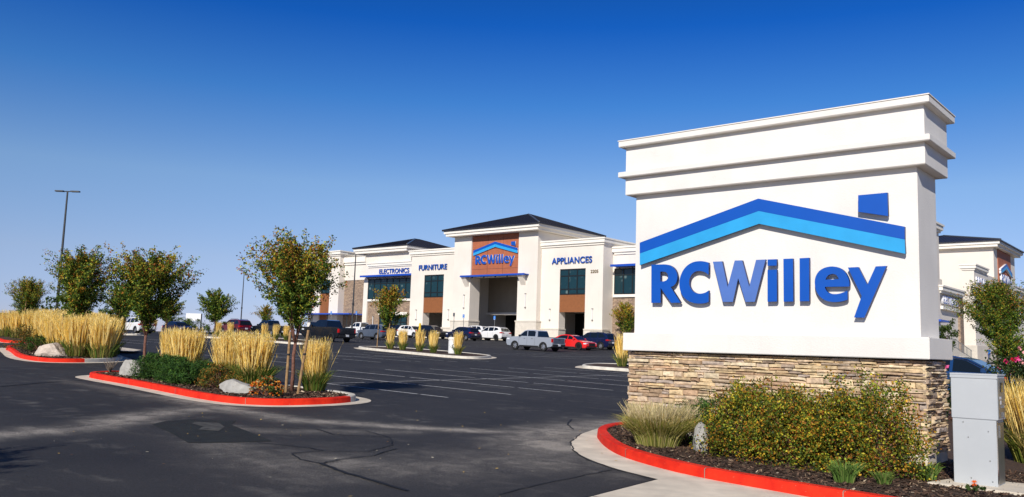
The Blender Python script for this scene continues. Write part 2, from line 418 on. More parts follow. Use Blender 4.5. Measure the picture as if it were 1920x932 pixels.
def brick_material():
    m = bpy.data.materials.new('tan_split_stone'); m.use_nodes = True; n = m.node_tree; L = n.links; b = n.nodes['Principled BSDF']
    tc = n.nodes.new('ShaderNodeTexCoord'); sx = n.nodes.new('ShaderNodeSeparateXYZ'); L.new(tc.outputs['Object'], sx.inputs[0])
    ad = n.nodes.new('ShaderNodeMath'); ad.operation = 'ADD'; L.new(sx.outputs[0], ad.inputs[0]); L.new(sx.outputs[1], ad.inputs[1])
    cx = n.nodes.new('ShaderNodeCombineXYZ'); L.new(ad.outputs[0], cx.inputs[0]); L.new(sx.outputs[2], cx.inputs[1])
    br = n.nodes.new('ShaderNodeTexBrick'); L.new(cx.outputs[0], br.inputs[0])
    br.inputs['Scale'].default_value = 1.0; br.inputs['Brick Width'].default_value = .55; br.inputs['Row Height'].default_value = .16
    br.inputs['Mortar Size'].default_value = .012; br.offset_frequency = 3
    br.inputs['Color1'].default_value = (.42, .30, .20, 1); br.inputs['Color2'].default_value = (.27, .19, .14, 1); br.inputs['Mortar'].default_value = (.14, .10, .07, 1)
    no = n.nodes.new('ShaderNodeTexNoise'); no.inputs['Scale'].default_value = 3.5; no.inputs['Detail'].default_value = 6; L.new(cx.outputs[0], no.inputs['Vector'])
    mr = n.nodes.new('ShaderNodeMapRange'); mr.inputs[1].default_value = .3; mr.inputs[2].default_value = .7; mr.inputs[3].default_value = .75; mr.inputs[4].default_value = 1.3
    L.new(no.outputs[0], mr.inputs[0]); vm = n.nodes.new('ShaderNodeVectorMath'); vm.operation = 'SCALE'; L.new(br.outputs[0], vm.inputs[0]); L.new(mr.outputs[0], vm.inputs['Scale'])
    L.new(vm.outputs[0], b.inputs['Base Color']); b.inputs['Roughness'].default_value = .9
    bp = n.nodes.new('ShaderNodeBump'); bp.inputs['Distance'].default_value = .04; L.new(br.outputs[1], bp.inputs['Height']); bp.invert = True; L.new(bp.outputs[0], b.inputs['Normal'])
    return m
M['brick'] = brick_material()
# ------------------------------------------------------------------ the ground and the car park
def axis_vals(a, b, fine0, fine1, fs, cs):
    v = list(np.arange(fine0, fine1, fs)); x = fine0
    st = fs
    while x > a: st = min(st * 1.25, cs); x -= st; v.insert(0, x)
    x = v[-1]; st = fs
    while x < b: st = min(st * 1.25, cs); x += st; v.append(x)
    return v
def seg_dist(px, py, poly):
    best = np.full(px.shape, 1e9)
    for (x0, y0), (x1, y1) in zip(poly[:-1], poly[1:]):
        dx, dy = x1 - x0, y1 - y0; t = np.clip(((px - x0) * dx + (py - y0) * dy) / (dx * dx + dy * dy), 0, 1)
        best = np.minimum(best, np.hypot(px - x0 - t * dx, py - y0 - t * dy))
    return best
DUST = [([(-12.4, 1), (-12.9, 4.6), (-13.1, 6), (-14.1, 7.2), (-14.6, 8.2), (-14.6, 9.2), (-17, 9.3)], .42, .85),
        ([(-14.6, 9.0), (-12.4, 9.0), (-11.6, 9.5), (-10.7, 10.0), (-9.9, 10.5), (-9.2, 11.2), (-8.7, 12.4)], .30, 1.0),
        ([(-9.0, 13.8), (-8.8, 12.0), (-8.4, 11.0), (-7.8, 10.2)], .75, 1.0),
        ([(-13.3, 7.0), (-12.6, 7.3), (-11.8, 7.6), (-11, 8.3), (-10.2, 9.6)], .3, .45),
        ([(-8.5, 6.7), (-7.6, 7.6), (-7.2, 8.8), (-7.6, 10.0)], 1.0, .38), ([(-10.5, 6.5), (-9.2, 6.0), (-7.8, 6.2)], .6, .3),
        ([(-22, 9.2), (-18, 9.1), (-15, 8.9)], .25, .5)]
xs = axis_vals(-150, 60, -26, 3, .13, 5); ys = axis_vals(-40, 230, 1, 21, .13, 5)
gx, gy = np.meshgrid(xs, ys)
gzv = np.vectorize(gz)(gx, gy)
me = bpy.data.meshes.new('parking_lot'); nx, ny = len(xs), len(ys)
idx = np.arange(nx * ny).reshape(ny, nx)
fs = np.stack([idx[:-1, :-1], idx[:-1, 1:], idx[1:, 1:], idx[1:, :-1]], -1).reshape(-1, 4)
me.from_pydata(np.stack([gx, gy, gzv], -1).reshape(-1, 3).tolist(), [], fs.tolist())
dv = np.zeros(gx.shape)
for poly, wd, amp in DUST: dv = np.maximum(dv, amp * np.exp(-(seg_dist(gx, gy, poly) / wd) ** 2))
at = me.attributes.new('dust', 'FLOAT', 'POINT'); at.data.foreach_set('value', dv.ravel())
me.materials.append(M['asphalt'])
me.polygons.foreach_set('use_smooth', [True] * len(me.polygons))
lot = bpy.data.objects.new('parking_lot', me); col.objects.link(lot); lot['kind'] = 'structure'
# open country beyond
g = MB()
for (x0, x1, y0, y1) in ((-3000, -149, -2500, 3000), (59, 3000, -2500, 3000), (-149, 59, 229, 3000), (-149, 59, -2500, -39)):
    g.face([(x0, y0, 0), (x1, y0, 0), (x1, y1, 0), (x0, y1, 0)])
def far_z(x, y): return gz(max(min(x, 60), -150), max(min(y, 230), -40)) - .05
g.v = [(a, b, far_z(a, b)) for a, b, c in g.v]
g.build('ground', mat('dry_ground', (.16, .13, .075), .95, noise=.4, nscale=.05))['kind'] = 'structure'

def kerb(name, pts, closed, red, n=8, pan=.32, h=.13, bedz=.10, bed=True):
    P = smooth_path(pts, n, closed); N = len(P)
    prof = [(0, -.02), (.012, h - .02), (.03, h), (.15, h), (.165, h - .02), (.165, -.02)]
    rings = [offset(P, -d, closed) for d, z in prof]
    b = MB()
    rng = range(N if closed else N - 1)
    for i in rng:
        j = (i + 1) % N; mid = (P[i] + P[j]) / 2; mi = 0 if red(mid) else 1
        for k in range(len(prof) - 1):
            a, c = rings[k], rings[k + 1]; z0, z1 = prof[k][1], prof[k + 1][1]
            b.face([(a[i].x, a[i].y, gz(*a[i]) + z0), (a[j].x, a[j].y, gz(*a[j]) + z0), (c[j].x, c[j].y, gz(*c[j]) + z1), (c[i].x, c[i].y, gz(*c[i]) + z1)], mi)
    b.build(name, [M['red'], M['curb']])['kind'] = 'structure'
    if pan:
        o = offset(P, pan, closed); i2 = offset(P, -.02, closed); b = MB()
        for i in rng:
            j = (i + 1) % N
            b.face([(o[i].x, o[i].y, gz(*o[i]) + .007), (o[j].x, o[j].y, gz(*o[j]) + .007), (i2[j].x, i2[j].y, gz(*i2[j]) + .007), (i2[i].x, i2[i].y, gz(*i2[i]) + .007)])
        b.build('gutter', M['concrete'])['kind'] = 'structure'
    if bed and closed:
        inner = offset(P, -.155, True); sheet('mulch_bed', inner, M['mulch'], bedz)
    return P
I2 = kerb('kerb', [(-22.9, 10.25), (-21.9, 10.1), (-20, 9.98), (-17.8, 9.75), (-16.5, 9.62), (-15.4, 9.66), (-14.75, 10.0), (-14.45, 10.6), (-14.4, 11.6), (-14.75, 12.35), (-15.6, 12.7), (-17.5, 12.75), (-20, 12.8), (-22.6, 12.85), (-23.4, 12.4), (-23.5, 11.5), (-23.35, 10.7)], True, lambda p: p.y < 12.0)
I1 = kerb('kerb', [(-39.2, 14.05), (-37.3, 13.5), (-35.3, 12.9), (-33.5, 12.35), (-31.8, 11.95), (-30.4, 11.85), (-29.65, 12.1), (-29.45, 13.0), (-29.9, 14.05), (-31, 15.0), (-32.5, 15.6), (-35, 16.3), (-38.5, 16.9), (-40.8, 16.3), (-40.7, 14.9)], True, lambda p: p.y < 13.05 or p.x < -35)
I0 = kerb('kerb', [(-56, 18.5), (-50, 17.4), (-46.9, 16.7), (-46.2, 17.5), (-46.8, 19.5), (-50, 22), (-56, 23)], True, lambda p: p.y < 19)
I3 = kerb('kerb', [(-43.6, 36.6), (-42.3, 35.9), (-39.5, 35.1), (-35.5, 34.1), (-32.3, 33.4), (-31.2, 33.9), (-31.6, 35.4), (-33.4, 37.6), (-38, 39.2), (-43.5, 40.2), (-45, 39.2), (-44.8, 37.6)], True, lambda p: False)
I4 = kerb('kerb', [(-23.7, 33.3), (-22.9, 32.7), (-20.9, 32.7), (-15, 32.7), (-14.5, 35), (-15, 38), (-22, 38.6), (-24.8, 37), (-24.6, 35)], True, lambda p: False)
I5 = kerb('kerb', [(-68, 37.5), (-61, 36.6), (-53, 36.6), (-50.2, 36.2), (-49.5, 37), (-51, 39), (-56, 42), (-62, 42.6), (-68, 42)], True, lambda p: False)
I6 = kerb('kerb', [(-80, 29.3), (-68, 30.2), (-66.8, 31.6), (-67.5, 34), (-80, 36), (-81, 33)], True, lambda p: p.y < 32)
RB = [(-8.3, 24), (-8.45, 16), (-8.52, 13.35), (-8.3, 12.2), (-7.65, 11.28), (-6.8, 10.42), (-6.0, 9.93), (-5.1, 9.6), (-4.2, 9.48), (-3.3, 9.42), (-1, 9.4), (5, 9.4)]
RP = kerb('kerb', RB, False, lambda p: True, pan=0)
bedpoly = offset(RP, -.155, False) + [Vector((5, 18.5)), Vector((-2, 19)), Vector((-5, 24))]
sheet('mulch_bed', bedpoly, M['mulch'], .10)
kerb('kerb', [(5, 19), (-2, 19.2), (-5, 24.2), (-8.3, 24.3)], False, lambda p: False, pan=0)
gut = [(-8.95, 24), (-9.0, 16), (-8.9, 13.6), (-8.45, 11.92), (-7.92, 10.9), (-7.36, 10.18), (-6.71, 9.66), (-6.04, 9.29), (-5.3, 9.05)]
gp = [p for p in RP if p.x < -5.05]
sheet('gutter', [Vector(p) for p in smooth_path(gut, 5)] + [Vector(p) + Vector((.02, .02)) for p in reversed(gp)], M['concrete'], .007)
ap = [p for p in RP if p.x > -5.4]
sheet('driveway_apron', [Vector((-5.31, 9.03)), Vector((-5.22, 7.7)), Vector((-5.12, 6.4)), Vector((-5.0, 1)), Vector((6, 1)), Vector((6, 9.42))] + [Vector(p) + Vector((0, .02)) for p in reversed(ap)], M['concrete'], .009)
sheet('pavement_slab', [Vector(p) for p in ((-40.2, 17.6), (-36.3, 16.9), (-35.8, 17.8), (-37.3, 18.9), (-40.5, 19.3))], M['concrete'], .1)
def ribbon(name, pts, wd, m, dz, jit=0, seed=0):
    rg = random.Random(seed); P = []
    for a, b in zip(pts[:-1], pts[1:]):
        k = max(1, int(math.hypot(b[0] - a[0], b[1] - a[1]) / (.12 if jit else 3)))
        for i in range(k): P.append(Vector((a[0] + (b[0] - a[0]) * i / k + rg.uniform(-jit, jit), a[1] + (b[1] - a[1]) * i / k + rg.uniform(-jit, jit))))
    P.append(Vector(pts[-1])); l = offset(P, wd / 2, False); r = offset(P, -wd / 2, False); b = MB()
    for i in range(len(P) - 1):
        q = [l[i], l[i + 1], r[i + 1], r[i]]; b.face([(p.x, p.y, gz(p.x, p.y) + dz) for p in q])
    o = b.build(name, m); o['kind'] = 'structure'; return o
# painted stalls
st = MB()
def stripe(x0, x1, y, wd=.085):
    rg = random.Random(int(y * 100)); x = x0
    while x < x1 - .1:
        e = min(x1, x + rg.uniform(1.2, 4.5)); n = max(1, int((e - x) / 2.5))
        for i in range(n):
            a = x + (e - x) * i / n; c = x + (e - x) * (i + 1) / n
            st.face([(a, y - wd / 2, gz(a, y) + .006), (c, y - wd / 2, gz(c, y) + .006), (c, y + wd / 2, gz(c, y) + .006), (a, y + wd / 2, gz(a, y) + .006)])
        x = e + (rg.uniform(.06, .3) if rg.random() < .7 else 0)
for y in (17.2, 19.34, 21.55, 23.85, 26.15, 28.57, 31.05): stripe(-24.2, -14.45 if y < 20 else -14.2, y)
stripe(-19.4, -14.5, 14.93)
for y in (20.5, 22.95, 25.3, 27.7, 30.1, 32.4): stripe(-38.3, -28.7, y)
for k in range(9): stripe(-24.4, -14.5, 41 + 2.35 * k); stripe(-38.4, -29, 43 + 2.35 * k)
for k in range(8): stripe(-56, -46.5, 24 + 2.35 * k if k < 5 else 42 + 2.35 * k)
for k in range(9): stripe(-73, -58, 46 + 2.35 * k)
for x, y0, y1 in ((-19.1, 14.2, 31.6), (-33.5, 20.3, 32.6), (-19.4, 40, 60), (-33.7, 42, 62)):
    k = int((y1 - y0) / 2)
    for i in range(k):
        a = y0 + (y1 - y0) * i / k; c = y0 + (y1 - y0) * (i + 1) / k
        st.face([(x - .042, a, gz(x, a) + .010), (x + .042, a, gz(x, a) + .010), (x + .042, c, gz(x, c) + .010), (x - .042, c, gz(x, c) + .010)])
st.build('stall_markings', M['white_line'])['kind'] = 'structure'
m_patch = mat('asphalt_patch', (.010, .012, .009), .8, noise=.5, nscale=5, bump=.5)
m_tar = mat('tar_sealant', (.006, .006, .007), .75)
sheet('asphalt_patch', [Vector(p) for p in ((-12.95, 6.82), (-13.26, 7.22), (-13.25, 7.69), (-12.74, 8.15), (-12.32, 7.80), (-10.40, 7.25), (-10.57, 6.73), (-10.88, 6.25), (-11.93, 6.57))], m_patch, .005)
sheet('dust_stain', [Vector(p) for p in ((-12.9, 7.5), (-12.6, 7.75), (-12.1, 7.55), (-11.7, 7.2), (-12.0, 7.05), (-12.3, 7.3), (-12.7, 7.35))], mat('dry_dust', (.055, .053, .047), .9, noise=.5, nscale=8), .009)
for i, (pts, wd) in enumerate([([(-10.40, 6.99), (-10.02, 7.13), (-9.60, 7.27), (-9.29, 7.25), (-9.33, 6.80), (-8.87, 6.58), (-8.50, 6.61)], .025), ([(-8.5, 6.61), (-7.78, 6.43), (-7.15, 6.35), (-6.6, 6.26)], .055),
    ([(-8.48, 6.63), (-8.59, 6.98), (-8.60, 7.52), (-8.9, 8.2)], .025), ([(-20.57, 7.32), (-21.4, 8.43), (-22.01, 9.71)], .06), ([(-5.19, 6.3), (-5.25, 7.7), (-5.34, 9.03), (-6.0, 9.24), (-6.7, 9.6), (-7.3, 10.1), (-7.9, 10.85), (-8.45, 11.9)], .022),
    ([(-5.89, 6.86), (-5.98, 7.55), (-6.01, 8.24), (-6.06, 9.21)], .02), ([(-12.0, 7.9), (-11.2, 8.6), (-10.5, 8.4), (-9.9, 8.9)], .022), ([(-9.3, 7.25), (-8.9, 7.7), (-9.2, 8.4), (-9.8, 8.9), (-10.6, 9.1)], .02), ([(-8.9, 12.3), (-9.4, 12.8), (-9.9, 13.6)], .025)]):
    ribbon('tar_crack', pts, wd, m_tar, .011, .012, i)
for x in (-3.2, -.6): ribbon('concrete_joint', [(x, 9.4), (x, 2)], .012, m_tar, .012)
ribbon('concrete_joint', [(-5.2, 7.55), (-3.2, 7.6), (4, 7.6)], .012, m_tar, .013)
# kerb joints
def kerb_joints(P, every, skip=0):
    d = 0
    for i in range(1, len(P)):
        d += (P[i] - P[i - 1]).length
        if d > every:
            d = 0; t = (P[i] - P[i - 1]).normalized(); n_ = Vector((-t.y, t.x)); p = P[i]; b = MB(); w_ = t * .006
            a, c = p - n_ * .003, p + n_ * .155; z0, z1 = gz(*p), gz(*p) + .132
            q = [a - w_, a + w_]; b.face([(q[0].x, q[0].y, z0), (q[1].x, q[1].y, z0), (q[1].x, q[1].y, z1 - .015), (q[0].x, q[0].y, z1 - .015)])
            a2 = p + n_ * .02; e = [a2 - w_, a2 + w_, c + w_, c - w_]; b.face([(v.x, v.y, z1) for v in e]); b.face([(q[0].x, q[0].y, z1 - .015), (q[1].x, q[1].y, z1 - .015), (e[1].x, e[1].y, z1), (e[0].x, e[0].y, z1)])
            b.build('kerb_joint', mat('joint_grime', (.30, .20, .15), .9))['kind'] = 'structure'
kerb_joints(RP, 1.55); kerb_joints(I2, 2.6); kerb_joints(I1, 3)
# bark chips and litter (nobody could count them)
def in_poly(x, y, poly):
    c = False; n = len(poly); j = n - 1
    for i in range(n):
        if (poly[i].y > y) != (poly[j].y > y) and x < (poly[j].x - poly[i].x) * (y - poly[i].y) / (poly[j].y - poly[i].y) + poly[i].x: c = not c
        j = i
    return c
def chips(poly, n, x0, x1, y0, y1, seed, size=.035):
    rg = np.random.default_rng(seed); pts = []
    while len(pts) < n:
        x, y = rg.uniform(x0, x1), rg.uniform(y0, y1)
        if in_poly(x, y, poly): pts.append((x, y, gz(x, y) + .103 + rg.uniform(0, .014)))
    C = np.array(pts); d = rg.normal(size=(n, 3)); d[:, 2] *= .3; d /= np.linalg.norm(d, axis=1)[:, None]
    r = np.array([0, 0, 1.]) + rg.normal(size=(n, 3)) * .35; s = np.cross(d, r); s /= np.linalg.norm(s, axis=1)[:, None]
    L = rg.uniform(.5, 1.6, (n, 1)) * size; Wd = rg.uniform(.25, .5, (n, 1)) * L
    V = np.stack([C - d * L - s * Wd, C - d * L + s * Wd, C + d * L + s * Wd * .7, C + d * L - s * Wd * .7], 1).reshape(-1, 3)
    cols = pick([(.035, .02, .012), (.07, .035, .02), (.13, .075, .045), (.26, .18, .11), (.5, .4, .28)], [5, 6, 3, 1.5, .35], n, rg)
    o = quads_mesh('bark_chips', V, cols, M['chips']); o['kind'] = 'stuff'
chips(bedpoly, 15000, -8.4, -1.5, 9.5, 13, 1, .021)
chips(offset(I2, -.17, True), 11000, -23.5, -14.4, 9.6, 12.9, 2, .028)
chips(offset(I1, -.17, True), 4000, -38, -29.4, 11.8, 15, 3, .035)
rg = np.random.default_rng(5); n = 150
C = np.stack([rg.uniform(-15, -5, n), rg.uniform(3, 13, n), np.zeros(n)], 1); C[:, 2] = [gz(a, b) + .014 for a, b, _ in C]
C = C[[not in_poly(a, b, bedpoly) for a, b, _ in C]]; n = len(C)
V = leaf_arrays(C, .046, .55, rg, 0); V[:, 2] = np.repeat(C[:, 2], 4) + (V[:, 2] - np.repeat(C[:, 2], 4)) * .2
o = quads_mesh('leaf_litter', V, pick([(.5, .33, .08), (.45, .4, .3), (.3, .14, .05)], [3, 2, 1], n, rg), M['chips']); o['kind'] = 'stuff'
# ------------------------------------------------------------------ the monument sign
GL = {"R":[[[-7.417,3.154],[-7.179,3.15],[-7.113,3.142],[-7.055,3.122],[-6.998,3.085],[-6.955,3.03],[-6.932,2.967],[-6.934,2.902],[-6.953,2.842],[-6.995,2.798],[-7.051,2.775],[-6.866,2.52],[-7.04,2.519],[-7.237,2.766],[-7.234,2.521],[-7.408,2.522]],[[-7.246,3.033],[-7.197,3.033],[-7.148,3.024],[-7.114,2.998],[-7.099,2.957],[-7.104,2.917],[-7.129,2.887],[-7.175,2.871],[-7.244,2.87]]],"C":[[[-6.377,3.146],[-6.46,3.169],[-6.542,3.177],[-6.651,3.164],[-6.755,3.113],[-6.832,3.031],[-6.881,2.921],[-6.894,2.826],[-6.876,2.716],[-6.822,2.621],[-6.733,2.55],[-6.629,2.512],[-6.531,2.502],[-6.442,2.508],[-6.373,2.527],[-6.374,2.707],[-6.43,2.676],[-6.505,2.66],[-6.578,2.666],[-6.647,2.699],[-6.697,2.762],[-6.716,2.842],[-6.703,2.915],[-6.663,2.976],[-6.6,3.014],[-6.527,3.019],[-6.446,2.999],[-6.376,2.953]]],"W":[[[-6.305,3.158],[-6.147,3.158],[-6.052,2.753],[-5.935,3.162],[-5.813,3.159],[-5.697,2.75],[-5.587,3.157],[-5.435,3.157],[-5.607,2.521],[-5.757,2.521],[-5.878,2.887],[-5.964,2.523],[-6.134,2.525]]],"idot":[[[-5.404,3.155],[-5.261,3.154],[-5.262,3.058],[-5.405,3.061]]],"i":[[[-5.405,2.998],[-5.26,2.995],[-5.259,2.522],[-5.406,2.519]]],"l1":[[[-5.158,3.154],[-5.013,3.153],[-5.01,2.519],[-5.156,2.518]]],"l2":[[[-4.912,3.153],[-4.769,3.154],[-4.772,2.521],[-4.914,2.521]]],"e":[[[-4.198,2.721],[-4.544,2.724],[-4.537,2.693],[-4.506,2.651],[-4.458,2.625],[-4.392,2.618],[-4.329,2.626],[-4.266,2.647],[-4.226,2.665],[-4.225,2.538],[-4.285,2.518],[-4.364,2.506],[-4.443,2.506],[-4.535,2.528],[-4.615,2.584],[-4.67,2.673],[-4.69,2.771],[-4.68,2.863],[-4.635,2.943],[-4.564,2.992],[-4.484,3.012],[-4.415,3.012],[-4.336,2.991],[-4.269,2.943],[-4.219,2.862],[-4.197,2.782]],[[-4.536,2.827],[-4.52,2.863],[-4.485,2.897],[-4.428,2.909],[-4.382,2.894],[-4.355,2.859],[-4.345,2.829]]],"y":[[[-4.217,2.991],[-4.071,2.993],[-3.952,2.742],[-3.836,2.993],[-3.692,2.994],[-3.998,2.284],[-4.14,2.286],[-4.031,2.585]]],"roof_dark":[[[-7.647,3.534],[-5.551,4.098],[-3.446,3.523],[-3.449,3.347],[-5.544,3.906],[-7.644,3.35]]],"roof_light":[[[-7.644,3.35],[-5.544,3.906],[-3.449,3.347],[-3.443,3.15],[-5.54,3.708],[-7.641,3.154]]],"chim":[[[-4.059,4.013],[-3.663,4.015],[-3.659,3.685],[-4.062,3.777]]]}
SG = thing('monument_sign', (-5.54, 12.9, gz(-5.5, 12.9)), 'big white stucco RCWilley sign with blue roof emblem on a ledge-stone base', 'sign')
def sbox(name, x0, x1, y0, y1, z0, z1, m, bev=.008): 
    b = MB(); b.box(x0, x1, y0, y1, z0, z1); return b.build(name, m, SG, bevel=bev)
CX = -5.545
def sym(name, hw, y0, y1, z0, z1, m=M['stucco_sign']): return sbox(name, CX - hw, CX + hw, y0, y1, z0, z1, m)
sym('wall', 2.246, 12.43, 13.36, 2.0, 4.40)
sym('plinth', 2.385, 12.30, 13.49, 1.735, 2.025)
sym('crown', 2.385, 12.30, 13.49, 4.36, 4.69)
sym('crown_band', 2.385, 12.30, 13.49, 4.745, 5.20)
sym('cornice', 2.475, 12.20, 13.59, 4.66, 4.748)
sym('cap', 2.475, 12.20, 13.59, 5.185, 5.285)
cp = MB(); cp.box(CX - 2.485, CX + 2.485, 12.19, 13.60, 5.286, 5.30); cp.build('coping', M['trim'], SG)
def metal(name, key, m, t=.05, y=12.33):
    return curve_mesh(name, GL[key], t, [m, M['navy_edge']], SG, y)
metal('emblem_roof', 'roof_dark', M['blue'], .05); metal('emblem_roof', 'roof_light', M['light_blue'], .048, 12.332); metal('emblem_chimney', 'chim', M['blue'])
for k in ('R', 'C', 'W', 'i', 'l1', 'l2', 'e', 'y'):
    o = curve_mesh('letter', GL[k] + (GL['idot'] if k == 'i' else []), .05, [M['grey_blue'] if k == 'W' else M['blue'], M['navy_edge']], SG, 12.33)
    if k == 'W': o['label'] = 'paler grey-blue letter W'
# ledge stone base
core = MB(); core.box(-7.84, -3.26, 12.45, 13.38, .48, 1.735); core.build('wall_core', M['mortar'], SG)
foot = MB(); foot.box(-7.84, -3.24, 12.40, 13.42, .05, .50); foot.build('footing', M['concrete'], SG, bevel=.01)
rg = random.Random(11)
PAL = [(.62, .46, .26), (.68, .53, .32), (.55, .40, .23), (.42, .29, .18), (.60, .44, .28), (.70, .57, .38), (.40, .30, .22), (.52, .39, .26), (.46, .30, .18), (.64, .49, .29), (.46, .37, .30), (.60, .44, .29), (.56, .44, .32)]
sb = MB()
def stone_at(x0, x1, z0, z1, f):
    c = rg.choice(PAL); k = rg.uniform(.80, 1.12); c = tuple(a * k for a in c)
    g_ = .003; d = rg.uniform(.02, .07); inn = rg.uniform(.003, .011)
    j = lambda s=.009: rg.uniform(-s, s)
    cz = [z0 + g_ + j(.003), z1 - g_ + j(.003)]
    lo = [(x0 + g_, z0 + g_ + j()), (x1 - g_, z0 + g_ + j()), (x1 - g_ + j(), z1 - g_ + j(.004)), (x0 + g_ + j(), z1 - g_ + j(.004))]
    # extra points along top and bottom for a broken outline
    mb_ = ((x0 + x1) / 2 + j(.03), z0 + g_ + j(.005)); mt = ((x0 + x1) / 2 + j(.03), z1 - g_ + j(.005))
    ring = [lo[0], mb_, lo[1], lo[2], mt, lo[3]]
    cx = sum(p[0] for p in ring) / 6; cz_ = sum(p[1] for p in ring) / 6
    fr = []
    for (u, v) in ring:
        fr.append((u + (inn if u < cx - .01 else (-inn if u > cx + .01 else 0)), v + (inn if v < cz_ else -inn), d + j(.01)))
    mid = [(u, v, d * .72) for u, v in ring]; back = [(u, v, -.01) for u, v in ring]
    vs = [f(*p) for p in back] + [f(*p) for p in mid] + [f(*p) for p in fr] + [f(cx + j(.03), cz_ + j(.01), d + rg.uniform(0, .012))]
    fc = []
    for a in (0, 6):
        for q in range(6): fc.append((a + q, a + (q + 1) % 6, a + 6 + (q + 1) % 6, a + 6 + q))
    for q in range(6): fc.append((12 + q, 12 + (q + 1) % 6, 18))
    sb.add(vs, fc, 0, c)
def course_wall(u0, u1, f):
    z = .47
    while z < 1.70:
        h = rg.choice([.03, .036, .042, .05, .058, .072, .09]); h = min(h, 1.715 - z)
        if 1.715 - z - h < .03: h = 1.715 - z
        u = u0 + rg.uniform(-.02, .02)
        while u < u1 - .01:
            L_ = rg.uniform(.10, .42) if h < .08 else rg.uniform(.10, .30)
            e = min(u + L_, u1 + rg.uniform(-.015, .015))
            if u1 - e < .08: e = u1
            if h > .06 and rg.random() < .45:
                s = z + h * rg.uniform(.4, .6); stone_at(u, e, z, s, f); stone_at(u, e, s, z + h, f)
            else: stone_at(u, e, z, z + h, f)
            u = e
        z += h
course_wall(-7.88, -3.24, lambda u, v, d: (u, 12.45 - d, v))
course_wall(12.42, 13.44, lambda u, v, d: (-3.27 + d, u, v))
course_wall(12.42, 13.44, lambda u, v, d: (-7.84 - d, u, v))
course_wall(-7.88, -3.24, lambda u, v, d: (u, 13.38 + d, v))
sb.build('stone_veneer', M['stone'], SG)

# ------------------------------------------------------------------ the store
BZ = 1.2
ST = thing('store_building', (-75, 96, 2.6), 'long cream stucco furniture store with dark hipped roofs, blue awnings and a tall entrance portal', 'building')
def part(name, m, boxes, bevel=0):
    b = MB()
    for q in boxes: b.box(*q)
    return b.build(name, m, ST, bevel=bevel)
def cornice(x0, x1, y0, y1, z0, z1, o=.42):
    """stepped moulding round a block"""
    h = z1 - z0; b = MB()
    for (a, c, k) in ((0, .22, .35), (.22, .30, .55), (.30, .72, .78), (.72, .78, .62), (.78, 1, 1)):
        b.box(x0 - o * k, x1 + o * k, y0 - o * k, y1 + o * k, z0 + h * a, z0 + h * c)
    return b.build('cornice', M['trim'], ST)
def window(x0, x1, z0, z1, y, nv, hz=(), axis='y', rec=.12):
    b = MB()
    if axis == 'y': b.box(x0, x1, y + rec, y + rec + .05, z0, z1)
    else: b.box(y - rec - .05, y - rec, x0, x1, z0, z1)
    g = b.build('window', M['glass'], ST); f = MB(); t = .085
    def bar(a, c, e, h):
        if axis == 'y': f.box(a, c, y + rec - .05, y + rec - .002, e, h)
        else: f.box(y - rec + .002, y - rec + .05, a, c, e, h)
    for k in range(nv + 1):
        u = x0 + (x1 - x0) * k / nv; bar(max(u - t, x0), min(u + t, x1), z0, z1)
    for h in (z0 + t, z1 - t) + tuple(hz):
        u0 = x0
        for k in range(nv):
            a = x0 + (x1 - x0) * k / nv + t; c = x0 + (x1 - x0) * (k + 1) / nv - t
            bar(a + .001, c - .001, h - t * .8, h + t * .8)
    fr = f.build('frame', M['frame'], g, origin=ST['_o']); fr.location = (0, 0, 0)
    return g
def hip_roof(x0, x1, y0, y1, z, apx, apy0, apy1, h, seam=1.0):
    b = MB(); A = (apx, apy0, z + h); B = (apx, apy1, z + h)
    c = [(x0, y0, z), (x1, y0, z), (x1, y1, z), (x0, y1, z)]; k = [(x, y, z - .12) for x, y, _ in c]
    b.face([c[0], c[1], A]); b.face([c[1], c[2], B, A]); b.face([c[2], c[3], B]); b.face([c[3], c[0], A, B])
    for i in range(4): b.face([c[i], c[(i + 1) % 4], k[(i + 1) % 4], k[i]])
    b.face(k)
    rf = b.build('roof', M['roof'], ST)
    s = MB()
    def seams(p, q, apexes, flip):
        n = int((Vector(q) - Vector(p)).length / .45)
        P, Q = Vector(p), Vector(q)
        for i in range(1, n):
            t = i / n; a = P.lerp(Q, t)
            # line runs up the slope until it meets a hip
            if len(apexes) == 1: hgt = t * 2 if t < .5 else (1 - t) * 2; top = Vector(apexes[0]); mid = P.lerp(Q, .5)
            up = None
            A0, A1 = Vector(apexes[0]), Vector(apexes[-1])
            ta = (A0 - P).dot(Q - P) / (Q - P).length_squared; tb = (A1 - P).dot(Q - P) / (Q - P).length_squared
            if ta > tb: ta, tb = tb, ta
            frac = t / ta if t < ta else ((1 - t) / (1 - tb) if t > tb else 1)
            foot_ = P.lerp(Q, ta); rise = A0 - P.lerp(Q, (A0 - P).dot(Q - P) / (Q - P).length_squared)
            e = a + rise * frac
            s.tube([a + Vector((0, 0, .015)), e + Vector((0, 0, .015))], [.03, .03], 4, cap=False)
    seams(c[0], c[1], [A], 0); seams(c[1], c[2], [A, B], 0)
    for p, q in ((c[0], A), (c[2], B), (A, B)): s.tube([Vector(p) + Vector((0, 0, .02)), Vector(q) + Vector((0, 0, .02))], [.08, .08], 5)
    h_ = MB(); h_.tube([Vector(c[1]) + Vector((0, 0, .03)), Vector(A) + Vector((0, 0, .03))], [.11, .11], 6); h_.build('hip_flashing', M['steel'], rf, origin=ST['_o'])
    o = s.build('roof_seam', M['roof_seam'], rf, origin=ST['_o']); o.location = (0, 0, 0)
